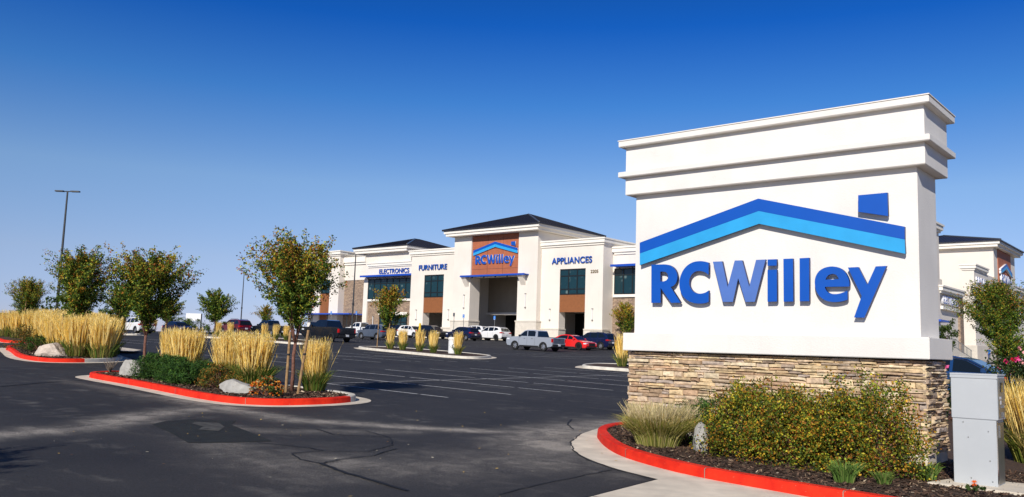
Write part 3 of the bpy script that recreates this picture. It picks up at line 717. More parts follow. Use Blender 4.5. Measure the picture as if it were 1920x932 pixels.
def eave(x0, x1, y0, y1, z0, z1):
    b = MB(); h = z1 - z0
    b.box(x0 + .28, x1 - .28, y0 + .16, y1 - .28, z0, z0 + h * .42); b.box(x0 + .1, x1 - .1, y0 + .08, y1 - .1, z0 + h * .42, z0 + h * .5); b.box(x0, x1, y0, y1, z0 + h * .5, z1)
    return b.build('eave', M['trim'], ST)
def lettering(body, fit, y, axis='y', m=None, ext=.09, bold=.012):
    o = text_mesh('lettering', body, fit, ext, [m or M['blue'], M['white_edge'] if axis == 'x' else M['navy_edge']], ST, y, axis, bold); return o
def awning(x0, x1, y0, y1, z, nbr=4):
    b = MB(); b.box(x0, x1, y0, y1, z, z + .16); b.box(x0, x1, y0 - .03, y0 + .06, z - .06, z + .22); a = b.build('awning', M['blue_metal'], ST)
    for k in range(nbr):
        s = MB(); x = x0 + (x1 - x0) * (k + .5) / nbr; s.tube([(x, y0 + .25, z + .02), (x, y1, z - .55)], [.035, .035], 5)
        s.build('bracket', M['frame'], a, origin=ST['_o'])
def wall_light(x, y, z0, z1):
    z1 = z1 - .5; b = MB(); b.tube([(x, y - .12, z0), (x, y - .12, z1)], [.055, .055], 8); b.box(x - .09, x + .09, y - .2, y, z0 - .1, z0, 1); b.box(x - .09, x + .09, y - .2, y, z1, z1 + .1, 1)
    b.build('wall_light', [M['white'], M['steel']], ST)
S_ = M['stucco']
# entrance portal
part('portal_wall', S_, [(-85.3, -82.0, 88, 90, BZ, 17.27)]); part('portal_wall', S_, [(-73.4, -70.1, 88, 90, BZ, 17.27)]); part('portal_wall', S_, [(-82.0, -73.4, 88.35, 90, 11.45, 17.27)]); part('portal_wall', S_, [(-85.3, -70.1, 99.6, 105, BZ, 17.27), ])
part('portal_wall', S_, [(-85.3, -84.6, 90, 99.6, BZ, 17.2)]); part('portal_wall', S_, [(-70.8, -70.1, 90, 99.6, BZ, 17.2)])
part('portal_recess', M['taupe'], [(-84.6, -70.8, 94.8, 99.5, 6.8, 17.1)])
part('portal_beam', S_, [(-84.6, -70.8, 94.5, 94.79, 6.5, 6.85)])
part('entrance_void', M['dark'], [(-84.6, -70.8, 98.9, 99.55, BZ, 6.79)])  # near-black slab, its colour stands in for the unlit depth of the entrance
b = MB(); b.box(-81.97, -73.43, 88.2, 88.36, 11.62, 17.2); pn = b.build('sign_panel', M['terra'], ST)
b = MB()
for k in (-79.1, -76.3): b.box(k - .02, k + .02, 88.185, 88.2, 11.7, 17.1)
for k in (12.5, 13.9, 15.3, 16.4): b.box(-81.9, -73.5, 88.185, 88.2, k - .02, k + .02)
o = b.build('panel_joint', M['terra_joint'], pn, origin=ST['_o']); o.location = (0, 0, 0)
part('base_course', M['base_cap'], [(-85.45, -81.93, 87.85, 90.05, BZ, 5.25), (-85.52, -81.86, 87.78, 90.1, 5.25, 5.42)]); part('base_course', M['base_cap'], [(-73.47, -69.95, 87.85, 90.05, BZ, 5.25), (-73.54, -69.88, 87.78, 90.1, 5.25, 5.42)])
eave(-86.3, -69.05, 86.7, 101.8, 17.25, 17.98); hip_roof(-86.5, -68.85, 86.5, 102, 18.1, -77.7, 95.2, 95.6, 2.9)
b = MB(); b.box(-83.0, -71.5, 87.0, 88.3, 11.44, 11.56); b.box(-83.05, -71.45, 86.95, 87.05, 11.36, 11.60); aw = b.build('awning', M['blue_metal'], ST)
for x in (-82.6, -72.4):
    s = MB(); s.add([(x - .4, 87.1, 11.4), (x + .4, 87.1, 11.4), (x + .4, 88, 10.1), (x - .4, 88, 10.1), (x - .4, 88, 11.4), (x + .4, 88, 11.4)], [(0, 1, 2, 3), (0, 3, 4), (1, 5, 2), (0, 4, 5, 1), (3, 2, 5, 4)])
    s.build('bracket', M['stucco'], aw, origin=ST['_o'])
for x in (-80.9, -78.8, -76.7, -74.6):
    s = MB(); s.box(x - .07, x + .07, 87.15, 87.3, 11.2, 11.42); s.build('downlight', M['frame'], aw, origin=ST['_o'])
xf = lambda a, b_: (-77.68 + (a + 5.56) * 1.92, 16.22 + (b_ - 4.1) * 1.9)
for k, m_ in (('roof_dark', M['blue']), ('roof_light', M['light_blue']), ('chim', M['blue'])):
    curve_mesh('emblem_roof', GL[k], .12, [m_, M['white_edge']], ST, 88.03, xf=xf)
for k in ('R', 'C', 'W', 'i', 'l1', 'l2', 'e', 'y'): curve_mesh('letter', GL[k] + (GL['idot'] if k == 'i' else []), .12, [M['blue'], M['white_edge']], ST, 88.03, xf=xf)
# right wing (appliances)
def wing(x0, x1, wx0, wx1, ztop, zc):
    y = 88.87
    part('wall', S_, [(x0, wx0, y, 90.2, BZ, zc), (wx1, x1, y, 90.2, BZ, zc), (wx0, wx1, y, 90.2, 12.1, zc), (x0, x1, 97, 104, BZ, zc), (x0, x0 + .5, 90.2, 97, BZ, zc), (x1 - .5, x1, 90.2, 97, BZ, zc), (x0 + .5, x1 - .5, 90.2, 97, 8.8, zc)])
    cornice(x0, x1, y, 104, zc, ztop)
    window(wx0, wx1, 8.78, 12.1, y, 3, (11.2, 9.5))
    part('brown_panel', M['brown'], [(wx0, wx1, y + .1, y + .25, 6.57, 8.77)])
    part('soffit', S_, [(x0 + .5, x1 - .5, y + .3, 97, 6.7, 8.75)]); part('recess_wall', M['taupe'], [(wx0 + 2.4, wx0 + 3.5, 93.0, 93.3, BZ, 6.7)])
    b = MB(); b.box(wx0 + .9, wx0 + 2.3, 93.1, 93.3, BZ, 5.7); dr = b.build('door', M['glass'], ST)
    f = MB()
    for u in (wx0 + .9, wx0 + 1.6, wx0 + 2.3): f.box(u - .04, u + .04, 93.02, 93.1, BZ, 5.7)
    o = f.build('frame', M['frame'], dr, origin=ST['_o']); o.location = (0, 0, 0)
    part('entrance_void', M['dark'], [(x0 + .5, x1 - .5, 95.95, 96.9, BZ, 6.75)])  # solid near-black backing, the darkness inside the doorway is put into its colour
    for a, c in ((x0 + .02, wx0 + .07), (wx1 - .07, x1 + .12)): part('base_course', M['base_cap'], [(a, c, y - .12, 90.25, BZ, 4.3), (a - .002, c + .07, y - .19, 90.3, 4.3, 4.46)])
    wall_light((x0 + wx0) / 2 + .1, y, 5.6, 7.4); wall_light((x1 + wx1) / 2 - .1, y, 5.6, 7.4)
wing(-70.1, -60.35, -67.05, -63.0, 15.87, 15.0)
lettering('APPLIANCES', (-68.3, -61.97, 12.78, 13.6), 88.68)
lettering('2205', (-62.2, -61.05, 11.45, 11.85), 88.8, m=M['gold'], ext=.05)
wing(-94.95, -85.3, -92.1, -88.05, 15.87, 15.0)
lettering('FURNITURE', (-93.2, -87.4, 12.82, 13.6), 88.68)
wall_light(-83.0, 88, 7.2, 9.4); wall_light(-71.9, 88, 7.2, 9.4)
# far right section running behind the monument sign
part('wall', S_, [(-60.35, -25.9, 91.1, 104, 8.5, 13.9)]); cornice(-60.0, -26.2, 91.1, 104, 13.9, 14.9)
part('stone_panel', M['brick'], [(-60.35, -50.3, 91.12, 104, BZ, 8.48), (-49.3, -38, 91.12, 104, BZ, 8.48), (-37, -26.0, 91.12, 104, BZ, 8.48)])
part('pilaster', S_, [(-50.3, -49.3, 90.9, 104, BZ, 12.2)]); part('pilaster', S_, [(-38, -37, 90.9, 104, BZ, 12.2)])
for x0 in (-60.05, -49.0, -36.6):
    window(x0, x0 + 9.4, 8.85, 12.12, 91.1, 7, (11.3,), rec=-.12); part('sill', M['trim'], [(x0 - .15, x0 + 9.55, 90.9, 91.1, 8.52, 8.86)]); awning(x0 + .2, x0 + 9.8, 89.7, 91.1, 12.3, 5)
# electronics section with its roof
part('wall', S_, [(-108.15, -94.95, 91.1, 104, 8.5, 13.95), (-108.15, -97.6, 91.14, 104, 13.95, 16.25), (-108.15, -107.15, 90.9, 91.2, BZ, 12.3)])
b = MB()
for (a, c, k) in ((0, .3, .3), (.3, .8, .6), (.8, 1, .85)): b.box(-107.6 + .3 * (1 - k), -94.96, 91.1 - .45 * k, 91.1, 13.93 + .72 * a, 13.93 + .72 * c)
b.build('cornice', M['trim'], ST)
eave(-110.2, -98.9 + 1.4, 90.1, 106, 16.22, 17.0); hip_roof(-110.4, -97.4, 89.95, 106.1, 17.12, -104.2, 98, 99, 2.15)
part('stone_panel', M['brick'], [(-107.15, -94.96, 91.14, 104, BZ, 8.5)])
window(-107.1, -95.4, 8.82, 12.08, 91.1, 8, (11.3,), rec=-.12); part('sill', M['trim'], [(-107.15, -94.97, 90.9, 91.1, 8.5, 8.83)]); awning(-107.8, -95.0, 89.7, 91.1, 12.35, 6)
lettering('ELECTRONICS', (-104.65, -97.75, 12.87, 13.6), 90.95)
window(-104.1, -97.8, 2.2, 6.3, 91.0, 5, (5.2,), rec=-.02); part('lintel', M['trim'], [(-104.2, -97.7, 90.85, 91.1, 6.3, 6.75)])
wall_light(-105.6, 91.1, 4.6, 6.6)
# far left section
part('wall', S_, [(-113.7, -108.15, 91.3, 104, 12.05, 14.6), (-113.7, -108.15, 91.6, 104, BZ, 12.05)]); part('cornice', M['trim'], [(-113.9, -108.16, 90.9, 104, 14.95, 15.85), (-113.9, -108.17, 91.1, 104, 14.6, 14.94)])
part('stone_panel', M['brick'], [(-113.6, -108.2, 91.4, 91.6, BZ, 12.04)])
part('wall', S_, [(-115.95, -113.6, 90.2, 104, BZ, 16.1), (-121.5, -118.5, 90.2, 104, BZ, 16.1), (-118.5, -115.95, 90.2, 104, 12.2, 16.1), (-118.5, -115.95, 91.2, 104, BZ, 12.2)]); cornice(-121.5, -113.6, 90.2, 104, 16.1, 16.95, .5)
part('brown_panel', M['brown'], [(-118.5, -115.95, 90.4, 90.6, 5.5, 9.85)]); window(-118.5, -115.95, 9.88, 12.2, 90.3, 2)
b = MB(); b.box(-123, -108.2, 88.2, 91.3, 6.3, 6.5); a = b.build('canopy', M['blue_metal'], ST)
for x in (-122, -118, -114, -109): s = MB(); s.tube([(x, 88.5, BZ), (x, 88.5, 6.3)], [.08, .08], 6); s.build('post', M['frame'], a, origin=ST['_o'])
# the mass behind and the side front
part('wall', S_, [(-122, -45, 104, 175, BZ, 13.2), (-45, -28.5, 104, 175, BZ, 9.0)])
part('pilaster', S_, [(-30, -24.6, 94.5, 100.4, BZ, 15.6)]); cornice(-30, -24.6, 94.5, 100.4, 15.6, 16.5, .5)
part('wall', S_, [(-28.5, -24.7, 100.4, 108.2, BZ, 7.7), (-28.5, -24.9, 100.4, 108.2, 7.7, 9.2)])
part('stone_panel', M['brick'], [(-28.5, -24.45, 108.2, 109.6, BZ, 9.2)])
cornice(-28.5, -24.6, 100.4, 109.6, 9.15, 9.95, .45); part('cornice', M['trim'], [(-28.4, -24.35, 100.5, 108.2, 7.4, 7.75)])
lettering('ELECTRONICS', (101.6, 107.9, 8.05, 8.95), -24.55, 'x', ext=.25)
part('parapet', S_, [(-34, -28.4, 104.1, 117, 9, 12.0)])
part('wall', S_, [(-26.2, -24.9, 117.6, 128.9, BZ, 13.15)]); cornice(-26.2, -24.9, 117.6, 124.2, 13.15, 13.9, .35)
lettering('FURNITURE', (118.4, 123.6, 11.6, 12.4), -24.75, 'x', ext=.25)
part('base_course', M['base_cap'], [(-26.3, -24.75, 117.45, 128.9, BZ, 3.9)])
part('portal_wall', S_, [(-40, -24.9, 129, 143, BZ, 17.27)]); eave(-41, -23.95, 128, 144, 17.25, 17.98); hip_roof(-41.2, -23.75, 127.8, 144.2, 18.1, -32.5, 135.3, 136.7, 1.9)
part('sign_panel', M['terra'], [(-24.9, -24.8, 131.3, 139.6, 8, 17.2)])
xg = lambda a, b_: (135.4 + (a + 5.56) * 1.8, 15.6 + (b_ - 4.1) * 1.8)
for k, m_ in (('roof_dark', M['blue']), ('roof_light', M['light_blue'])): curve_mesh('emblem_roof', GL[k], .35, [m_, M['white_edge']], ST, -24.55, xf=xg, axis='x')
for k in ('R', 'C', 'W', 'i', 'l1', 'l2', 'e', 'y'): curve_mesh('letter', GL[k] + (GL['idot'] if k == 'i' else []), .35, [M['blue'], M['white_edge']], ST, -24.55, xf=xg, axis='x')
part('wall', S_, [(-30, -25.6, 143, 158, BZ, 12.4)]); cornice(-30, -25.6, 143.1, 158, 12.4, 13.3, .45)
part('awning', M['blue_metal'], [(-24.6, -23.6, 96.4, 99.9, 5.9, 6.1)])
# pavement round the building
b = MB(); b.box(-124, -23, 83.6, 88.6, 1.4, 2.95); b.box(-24.9, -20.5, 88.6, 160, .9, 2.12)
b.build('pavement', M['concrete'], bevel=.03)['kind'] = 'structure'
# ramp with its railing at the side door
RA = thing('loading_ramp', (-22.9, 100, 2.1), 'concrete ramp with grey steel railing sloping down beside the store\'s side wall', 'ramp')
b = MB()
for x0, x1 in ((-24.3, -22.9),):
    b.add([(x0, 95, 2.1), (x1, 95, 2.1), (x1, 106.5, 2.1), (x0, 106.5, 2.1), (x0, 95, 3.2), (x1, 95, 3.2), (x1, 99, 3.2), (x0, 99, 3.2), (x0, 106.5, 2.14), (x1, 106.5, 2.14)],
          [(0, 1, 2, 3), (4, 5, 6, 7), (7, 6, 9, 8), (0, 4, 5, 1), (1, 5, 6, 9, 2), (3, 8, 7, 4, 0), (2, 9, 8, 3)])
b.build('slab', M['curb'], RA)
b = MB(); zt = lambda y: 3.2 if y < 99 else 3.2 - (y - 99) / 7.5 * 1.06
for k in range(38):
    y = 95.1 + k * .3; r_ = .035 if k % 6 == 0 else .014
    b.tube([(-22.95, y, zt(y)), (-22.95, y, zt(y) + .95)], [r_, r_], 5)
for h in (.95, .15): b.tube([(-22.95, 95.1, 3.2 + h), (-22.95, 99, 3.2 + h), (-22.95, 106.2, 2.15 + h)], [.035] * 3, 6)
b.build('railing', M['steel'], RA)
# ------------------------------------------------------------------ vehicles (built at the origin, nose towards +x)
def arch(cx, r, z0, n=9):
    a0 = math.asin(max(-1, min(1, (z0 - .33) / r)))
    return [(cx + r * math.cos(a), .33 + r * math.sin(a)) for a in [a0 + (math.pi - 2 * a0) * k / n for k in range(n + 1)]]
def body_outline(front, hood_cowl, deck, rear, wb, r, zb):
    """front: points bumper->hood, deck: rear deck points, all nose first; bottom runs back to front with arches"""
    top = front + hood_cowl + deck + rear
    bot = [p for p in reversed(arch(-wb / 2, r, zb))] + [p for p in reversed(arch(wb / 2, r, zb))]
    return top + bot
CARS = dict(
    suv=dict(L=4.7, W=1.88, H=1.70, wb=2.75, wr=.36, belt=1.10, zb=.24,
        front=[(2.20, .26), (2.30, .42), (2.34, .62), (2.30, .80), (2.16, .96)], cowl=[(1.25, 1.08)], deck=[(-2.16, 1.13)], rear=[(-2.30, .98), (-2.34, .62), (-2.28, .34), (-2.1, .26)],
        gh=[(1.32, 1.06), (.52, 1.60), (.1, 1.67), (-.9, 1.70), (-1.6, 1.66), (-1.92, 1.58), (-2.24, 1.08)], wins=[[(1.08, 1.13), (.47, 1.55), (.12, 1.60), (.12, 1.13)], [(.02, 1.13), (.02, 1.60), (-.86, 1.62), (-.86, 1.15)], [(-.96, 1.15), (-.96, 1.62), (-1.5, 1.58), (-1.9, 1.22)]], ws=(0, 1), rw=(5, 6)),
    hatch=dict(L=4.5, W=1.85, H=1.63, wb=2.65, wr=.35, belt=1.05, zb=.24,
        front=[(2.12, .26), (2.22, .42), (2.25, .60), (2.20, .78), (2.02, .92)], cowl=[(1.15, 1.04)], deck=[(-2.08, 1.10)], rear=[(-2.22, .95), (-2.25, .6), (-2.2, .34), (-2.02, .26)],
        gh=[(1.25, 1.02), (.42, 1.55), (0, 1.61), (-.9, 1.62), (-1.5, 1.57), (-1.78, 1.5), (-2.14, 1.06)], wins=[[(1.0, 1.09), (.38, 1.50), (.06, 1.54), (.06, 1.09)], [(-.04, 1.09), (-.04, 1.54), (-.82, 1.54), (-.82, 1.12)], [(-.92, 1.13), (-.92, 1.53), (-1.4, 1.46), (-1.62, 1.26)]], ws=(0, 1), rw=(5, 6)),
    sedan=dict(L=4.7, W=1.82, H=1.43, wb=2.75, wr=.34, belt=.94, zb=.20,
        front=[(2.22, .22), (2.33, .38), (2.35, .54), (2.28, .68), (2.1, .78)], cowl=[(1.05, .93)], deck=[(-1.75, 1.02), (-2.2, .98)], rear=[(-2.33, .86), (-2.35, .55), (-2.28, .3), (-2.1, .22)],
        gh=[(1.2, .91), (.35, 1.34), (0, 1.40), (-.6, 1.42), (-1.05, 1.35), (-1.9, .98)], wins=[[(.92, .98), (.3, 1.29), (-.02, 1.33), (-.02, .98)], [(-.1, .98), (-.1, 1.33), (-.62, 1.34), (-1.0, 1.28), (-1.4, 1.04)]], ws=(0, 1), rw=(4, 5)),
    pickup=dict(L=5.4, W=1.95, H=1.82, wb=3.3, wr=.40, belt=1.18, zb=.34,
        front=[(2.55, .38), (2.66, .55), (2.70, .80), (2.66, 1.0), (2.52, 1.10)], cowl=[(1.3, 1.20)], deck=[(-.9, 1.22), (-.92, 1.20), (-2.68, 1.20)], rear=[(-2.70, 1.1), (-2.70, .6), (-2.66, .46), (-2.5, .4)],
        gh=[(1.42, 1.17), (.72, 1.72), (.4, 1.80), (-.5, 1.82), (-.78, 1.76), (-.94, 1.17)], wins=[[(1.16, 1.24), (.68, 1.66), (.38, 1.72), (.28, 1.24)], [(.18, 1.24), (.28, 1.72), (-.4, 1.73), (-.62, 1.66), (-.66, 1.24)]], ws=(0, 1), rw=(4, 5)),
)
def make_vehicle(kind, name, paint, label, cat, x, y, heading, S=.87, hs=1.0, rim='rim', lift=0, tail='std', trimcol=None, roof_rails=False, dark_glass=True, extras=(), mirror=True):
    c = CARS[kind]; root = empty(name, (0, 0, 0), 0, label, cat, 'cars parked in the store lot')
    W = c['W']; hw = W / 2; b = MB()
    out = body_outline(c['front'], c['cowl'], c['deck'], c['rear'], c['wb'], c['wr'] + .06, c['zb'])
    b.prism(out, -hw, hw)
    body = b.build('body', paint, root, bevel=.045, smooth=False)
    body.data.polygons.foreach_set('use_smooth', [True] * len(body.data.polygons))
    try: body.data.set_sharp_from_angle(angle=R(38))
    except Exception: pass
    # underside
    b = MB(); b.box(-c['L'] / 2 + .25, c['L'] / 2 - .25, -hw + .12, hw - .12, c['zb'] - .03, .6); b.build('chassis', M['black_plastic'], root)
    # cabin
    zb, zt = min(p[1] for p in c['gh']), max(p[1] for p in c['gh']); wb_, wt = hw - .05, hw - .27
    wy = lambda z: wb_ + (wt - wb_) * (z - zb) / (zt - zb)
    n = len(c['gh']); b = MB()
    vs = [(x_, -wy(z), z) for x_, z in c['gh']] + [(x_, wy(z), z) for x_, z in c['gh']]
    b.add(vs, [tuple(range(n)), tuple(reversed(range(n, 2 * n)))] + [(i, n + i, n + (i + 1) % n, (i + 1) % n) for i in range(n)])
    cb = b.build('cabin', paint, root, bevel=.03)
    cb.data.polygons.foreach_set('use_smooth', [True] * len(cb.data.polygons))
    try: cb.data.set_sharp_from_angle(angle=R(30))
    except Exception: pass
    for s in (-1, 1):
        for wv in c['wins']:
            b = MB(); k = len(wv)
            o_ = [(px, s * (wy(pz) + .008), pz) for px, pz in wv]; i_ = [(px, s * (wy(pz) - .01), pz) for px, pz in wv]
            b.add(o_ + i_, [tuple(range(k))] + [(q, (q + 1) % k, k + (q + 1) % k, k + q) for q in range(k)])
            b.build('side_window', M['cglass'], root)
    for nm, (i0, i1) in (('windshield', c['ws']), ('rear_window', c['rw'])):
        (xa, za), (xb, zb_) = c['gh'][i0], c['gh'][i1]; d = Vector((xb - xa, 0, zb_ - za)); nrm = Vector((-d.z, 0, d.x)).normalized()
        if (nrm.x > 0) != (nm == 'windshield'): nrm = -nrm
        if kind == 'pickup' and nm == 'rear_window': pass
        p = Vector((xa, 0, za)) + d * .1; q = Vector((xa, 0, za)) + d * .93; p += nrm * .008; q += nrm * .008
        b = MB(); y0, y1 = wy(p.z) - .07, wy(q.z) - .07
        o_ = [(p.x, -y0, p.z), (p.x, y0, p.z), (q.x, y1, q.z), (q.x, -y1, q.z)]; i_ = [(a - nrm.x * .015, b_, z - nrm.z * .015) for a, b_, z in o_]
        b.add(o_ + i_, [(0, 1, 2, 3)] + [(k, (k + 1) % 4, 4 + (k + 1) % 4, 4 + k) for k in range(4)])
        b.build(nm, M['cglass'], root)
    xf, xr = c['L'] / 2, -c['L'] / 2; hz = c['belt']
    for s in (-1, 1):
        for wx in (c['wb'] / 2, -c['wb'] / 2):
            r = c['wr']; b = MB()
            prof = [(r * .62, -.11), (r * .93, -.11), (r, -.075), (r, .075), (r * .93, .11), (r * .62, .11), (r * .6, .02), (0, .02)]
            prof = [(a, h * 1) for a, h in prof]; b.lathe([(a, -h * s) for a, h in prof] if s < 0 else [(a, h) for a, h in prof], 28, 0, 'y', (wx, s * (hw - .13), r))
            wl = b.build('wheel', M['tyre'], root, smooth=False)
            b = MB(); yy = s * (hw - .085)
            b.lathe([(r * .64, s * .01), (r * .60, s * .012), (r * .56, -s * .03), (r * .53, -s * .04)], 28, 0, 'y', (wx, yy, r))
            for k in range(6):
                a = k * math.pi / 3 + .3; ca, sa = math.cos(a), math.sin(a); v = []
                for rr, hw_ in ((.06, .055), (r * .6, .035)):
                    for e in (-1, 1): v.append((wx + ca * rr - sa * hw_ * e, r + sa * rr + ca * hw_ * e))
                o_ = [(v[0][0], yy, v[0][1]), (v[1][0], yy, v[1][1]), (v[3][0], yy, v[3][1]), (v[2][0], yy, v[2][1])]
                i_ = [(p[0], p[1] - s * .04, p[2]) for p in o_]; b.add(o_ + i_, [(0, 1, 2, 3), (7, 6, 5, 4)] + [(q, (q + 1) % 4, 4 + (q + 1) % 4, 4 + q) for q in range(4)])
            b.lathe([(0, s * .012), (.07, s * .01), (.07, -s * .05)], 12, 0, 'y', (wx, yy, r))
            b.build('rim', M[rim], wl)
        # lamps
        b = MB(); fz = c['front'][3][1]; b.box(xf - .42, xf - .07, s * (hw - .40), s * (hw + .004), fz - .13, fz + .02); b.build('headlight', M['headl'], root, bevel=.02)
        b = MB()
        if kind in ('pickup',): b.box(xr - .008, xr + .16, s * (hw - .16), s * (hw + .006), .78, 1.12)
        elif kind == 'suv' or kind == 'hatch': b.box(xr + .02, xr + .36, s * (hw - .20), s * (hw + .006), .86, 1.02); b.box(xr - .008, xr + .1, s * (hw - .48), s * (hw - .14), .88, .98)
        else: b.box(xr + .0, xr + .22, s * (hw - .42), s * (hw + .006), .74, .90)
        b.build('tail_light', M['tail'], root, bevel=.015)
        if mirror:
            b = MB(); mx = c['wins'][0][0][0] - .12; b.box(mx - .07, mx + .07, s * (hw - .02), s * (hw + .19), hz + .02, hz + .17); b.build('mirror', trimcol or paint, root, bevel=.03)
        b = MB()
        for hx in (c['wins'][0][-1][0] + .16, c['wins'][1][-1][0] + .22): b.box(hx, hx + .16, s * (hw - .01), s * (hw + .025), hz - .16, hz - .125)
        b.build('door_handle', M['black_plastic'] if kind == 'pickup' else paint, root)
        b = MB()
        for sx in (c['wins'][0][0][0] + .02, (c['wins'][0][-1][0] + c['wins'][1][0][0]) / 2, c['wins'][1][-1][0] - .02):
            b.box(sx - .007, sx + .007, s * (hw - .02), s * (hw + .0025), c['zb'] + .14, hz - .07)
        b.build('door_seam', M['black_plastic'], root)
        b = MB(); b.box(-c['wb'] / 2 + c['wr'] + .12, c['wb'] / 2 - c['wr'] - .12, s * (hw - .06), s * (hw + .012), c['zb'] - .02, c['zb'] + .10); b.build('sill_trim', M['black_plastic'], root, bevel=.01)
        for wx in (c['wb'] / 2, -c['wb'] / 2):
            b = MB(); pts = arch(wx, c['wr'] + .075, c['zb'] + .02, 10); pi_ = arch(wx, c['wr'] + .035, c['zb'] + .02, 10); m_ = len(pts)
            b.add([(a, s * (hw + .008), z) for a, z in pts] + [(a, s * (hw + .008), z) for a, z in pi_] + [(a, s * (hw - .05), z) for a, z in pts],
                  [(q, q + 1, m_ + q + 1, m_ + q) for q in range(m_ - 1)] + [(q, q + 1, 2 * m_ + q + 1, 2 * m_ + q) for q in range(m_ - 1)])
            b.build('wheel_arch_trim', M['black_plastic'], root)
    b = MB(); gzf = c['front'][2][1]; b.box(xf - .12, xf + .012, -hw * .55, hw * .55, gzf - .12, gzf + .16)
    for k in range(3): b.box(xf + .012, xf + .02, -hw * .53, hw * .53, gzf - .08 + .08 * k, gzf - .06 + .08 * k, 1)
    b.build('grille', [M['black_plastic'], M['chrome'] if 'chrome' in extras else M['rim_dark']], root)
    b = MB(); b.box(xf - .2, xf + .02, -hw * .8, hw * .8, c['zb'] + .02, c['zb'] + .16); b.build('front_bumper', M['chrome'] if 'chrome' in extras else M['black_plastic'], root, bevel=.02)
    b = MB(); b.box(xr - .07 if kind == 'pickup' else xr - .02, xr + .25, -hw * .93, hw * .93, c['zb'] + .05, c['zb'] + (.28 if kind == 'pickup' else .24)); b.build('rear_bumper', M['chrome'] if tail == 'chrome' else M['black_plastic'], root, bevel=.02)
    b = MB(); pz = .62 if kind == 'pickup' else (.62 if kind == 'sedan' else .72); b.box(xr - (.085 if kind == 'pickup' else .015), xr + .02, -.16, .16, pz - (.14 if kind == 'pickup' else .08), pz + (.02 if kind == 'pickup' else .08)); b.build('number_plate', M['plate'], root)
    if kind == 'pickup':
        b = MB(); b.box(xr + .06, -.98, -hw + .12, hw - .12, 1.195, 1.212); b.build('bed_cover', M['black_plastic'], root)
        b = MB(); b.box(xr - .012, xr + .04, -hw + .19, hw - .19, .70, 1.15); b.box(xr - .03, xr, -.14, .14, 1.0, 1.08, 1); b.build('tailgate', [extras[0] if extras and not isinstance(extras[0], str) else paint, M['black_plastic']], root, bevel=.012)
        b = MB()
        for s in (-1, 1): b.box(xr + .03, -.95, s * (hw - .10), s * (hw - .01), 1.195, 1.235)
        b.build('bed_rail', M['black_plastic'], root, bevel=.01)
    if roof_rails:
        for s in (-1, 1):
            b = MB(); b.tube([(.2, s * (wt - .03), zt - .02), (.1, s * (wt - .03), zt + .05), (-1.4, s * (wt - .03), zt + .04), (-1.55, s * (wt - .03), zt - .05)], [.02] * 4, 6); b.build('roof_rail', M['chrome'] if 'chrome' in extras else M['black_plastic'], root)
    if 'chrome' in extras and kind == 'sedan':
        for s in (-1, 1):
            b = MB(); b.tube([(px, s * (wy(pz) + .012), pz) for px, pz in ((c['gh'][0][0] - .12, c['gh'][0][1] + .04), (c['gh'][1][0] - .02, c['gh'][1][1] - .03), (0, 1.355), (-.6, 1.37), (-1.05, 1.31), (-1.55, 1.06))], [.016] * 6, 6); b.build('window_trim', M['chrome'], root)
    root.scale = (S, S, S * hs); root.rotation_euler = (0, math.atan2(gz(x - 1, y) - gz(x + 1, y), 2) * (1 if heading == 0 else -1), heading); root.location = (x, y, gz(x, y) + lift + .006)
    return root
def paint(nm, c, metal=.0, rough=.22): return mat(nm, c, rough, metal=metal, coat=.8, noise=0)
PT = dict(silver=paint('silver_car_paint', (.42, .45, .50), .35), red=paint('red_car_paint', (.75, .012, .008)), navy=paint('navy_car_paint', (.006, .012, .05)), charcoal=paint('charcoal_car_paint', (.010, .014, .022), .3),
          slate=paint('slate_car_paint', (.10, .125, .17), .3), white=paint('white_car_paint', (.78, .77, .75)), maroon=paint('maroon_car_paint', (.10, .006, .012)), black=paint('black_car_paint', (.008, .009, .012)), blue=paint('blue_car_paint', (.012, .055, .17), .2))
P_ = math.pi
V = make_vehicle
V('pickup', 'pickup_truck', PT['silver'], 'silver crew-cab pickup parked beside the red sedan, tailgate towards the sign', 'pickup truck', -43.1, 54.1, P_, hs=1.03, mirror=True, trimcol=M['black_plastic'], extras=(PT['slate'],))
V('pickup', 'pickup_truck', PT['charcoal'], 'lifted charcoal pickup with black wheels, behind the nearest island tree', 'pickup truck', -58.4, 45.5, P_, S=.92, hs=1.06, rim='rim_dark', extras=(PT['black'],))
V('suv', 'parked_car', PT['slate'], 'slate blue crossover parked just right of the lifted charcoal pickup', 'car', -67.6, 58.6, P_, hs=1.04)
V('pickup', 'pickup_truck', PT['black'], 'black-blue crew-cab pickup nose to tail behind the maroon SUV', 'pickup truck', -79.8, 54.4, P_, hs=1.08)
V('suv', 'parked_car', PT['maroon'], 'dark maroon full-size SUV parked behind the two far grass tufts', 'car', -87.3, 55.0, P_, S=.93, hs=1.12, roof_rails=True, tail='chrome')
V('pickup', 'pickup_truck', PT['charcoal'], 'dark pickup with chrome grille half hidden behind the nearest tree', 'pickup truck', -76.8, 58.6, 0, hs=1.03, extras=('chrome',))
V('suv', 'parked_car', PT['white'], 'white SUV parked by the yellow grass bed, behind the second island tree', 'car', -84.2, 42.0, P_, S=.88, hs=1.04, roof_rails=True)
V('sedan', 'parked_car', PT['navy'], 'dark navy sedan facing right beside the green bushes on the left', 'car', -88.4, 48.7, 0, hs=1.08)
V('suv', 'parked_car', PT['black'], 'black SUV between the white hatchback and the slate crossover, below the Electronics window', 'car', -84.0, 77.3, 0, hs=1.08)
V('hatch', 'parked_car', PT['white'], 'white hatchback facing right behind the bin island\'s grass tufts', 'car', -79.2, 74.7, 0, hs=1.08)
V('suv', 'parked_car', PT['black'], 'black SUV facing right in front of the Furniture wing door', 'car', -74.2, 73.2, 0, hs=1.08)
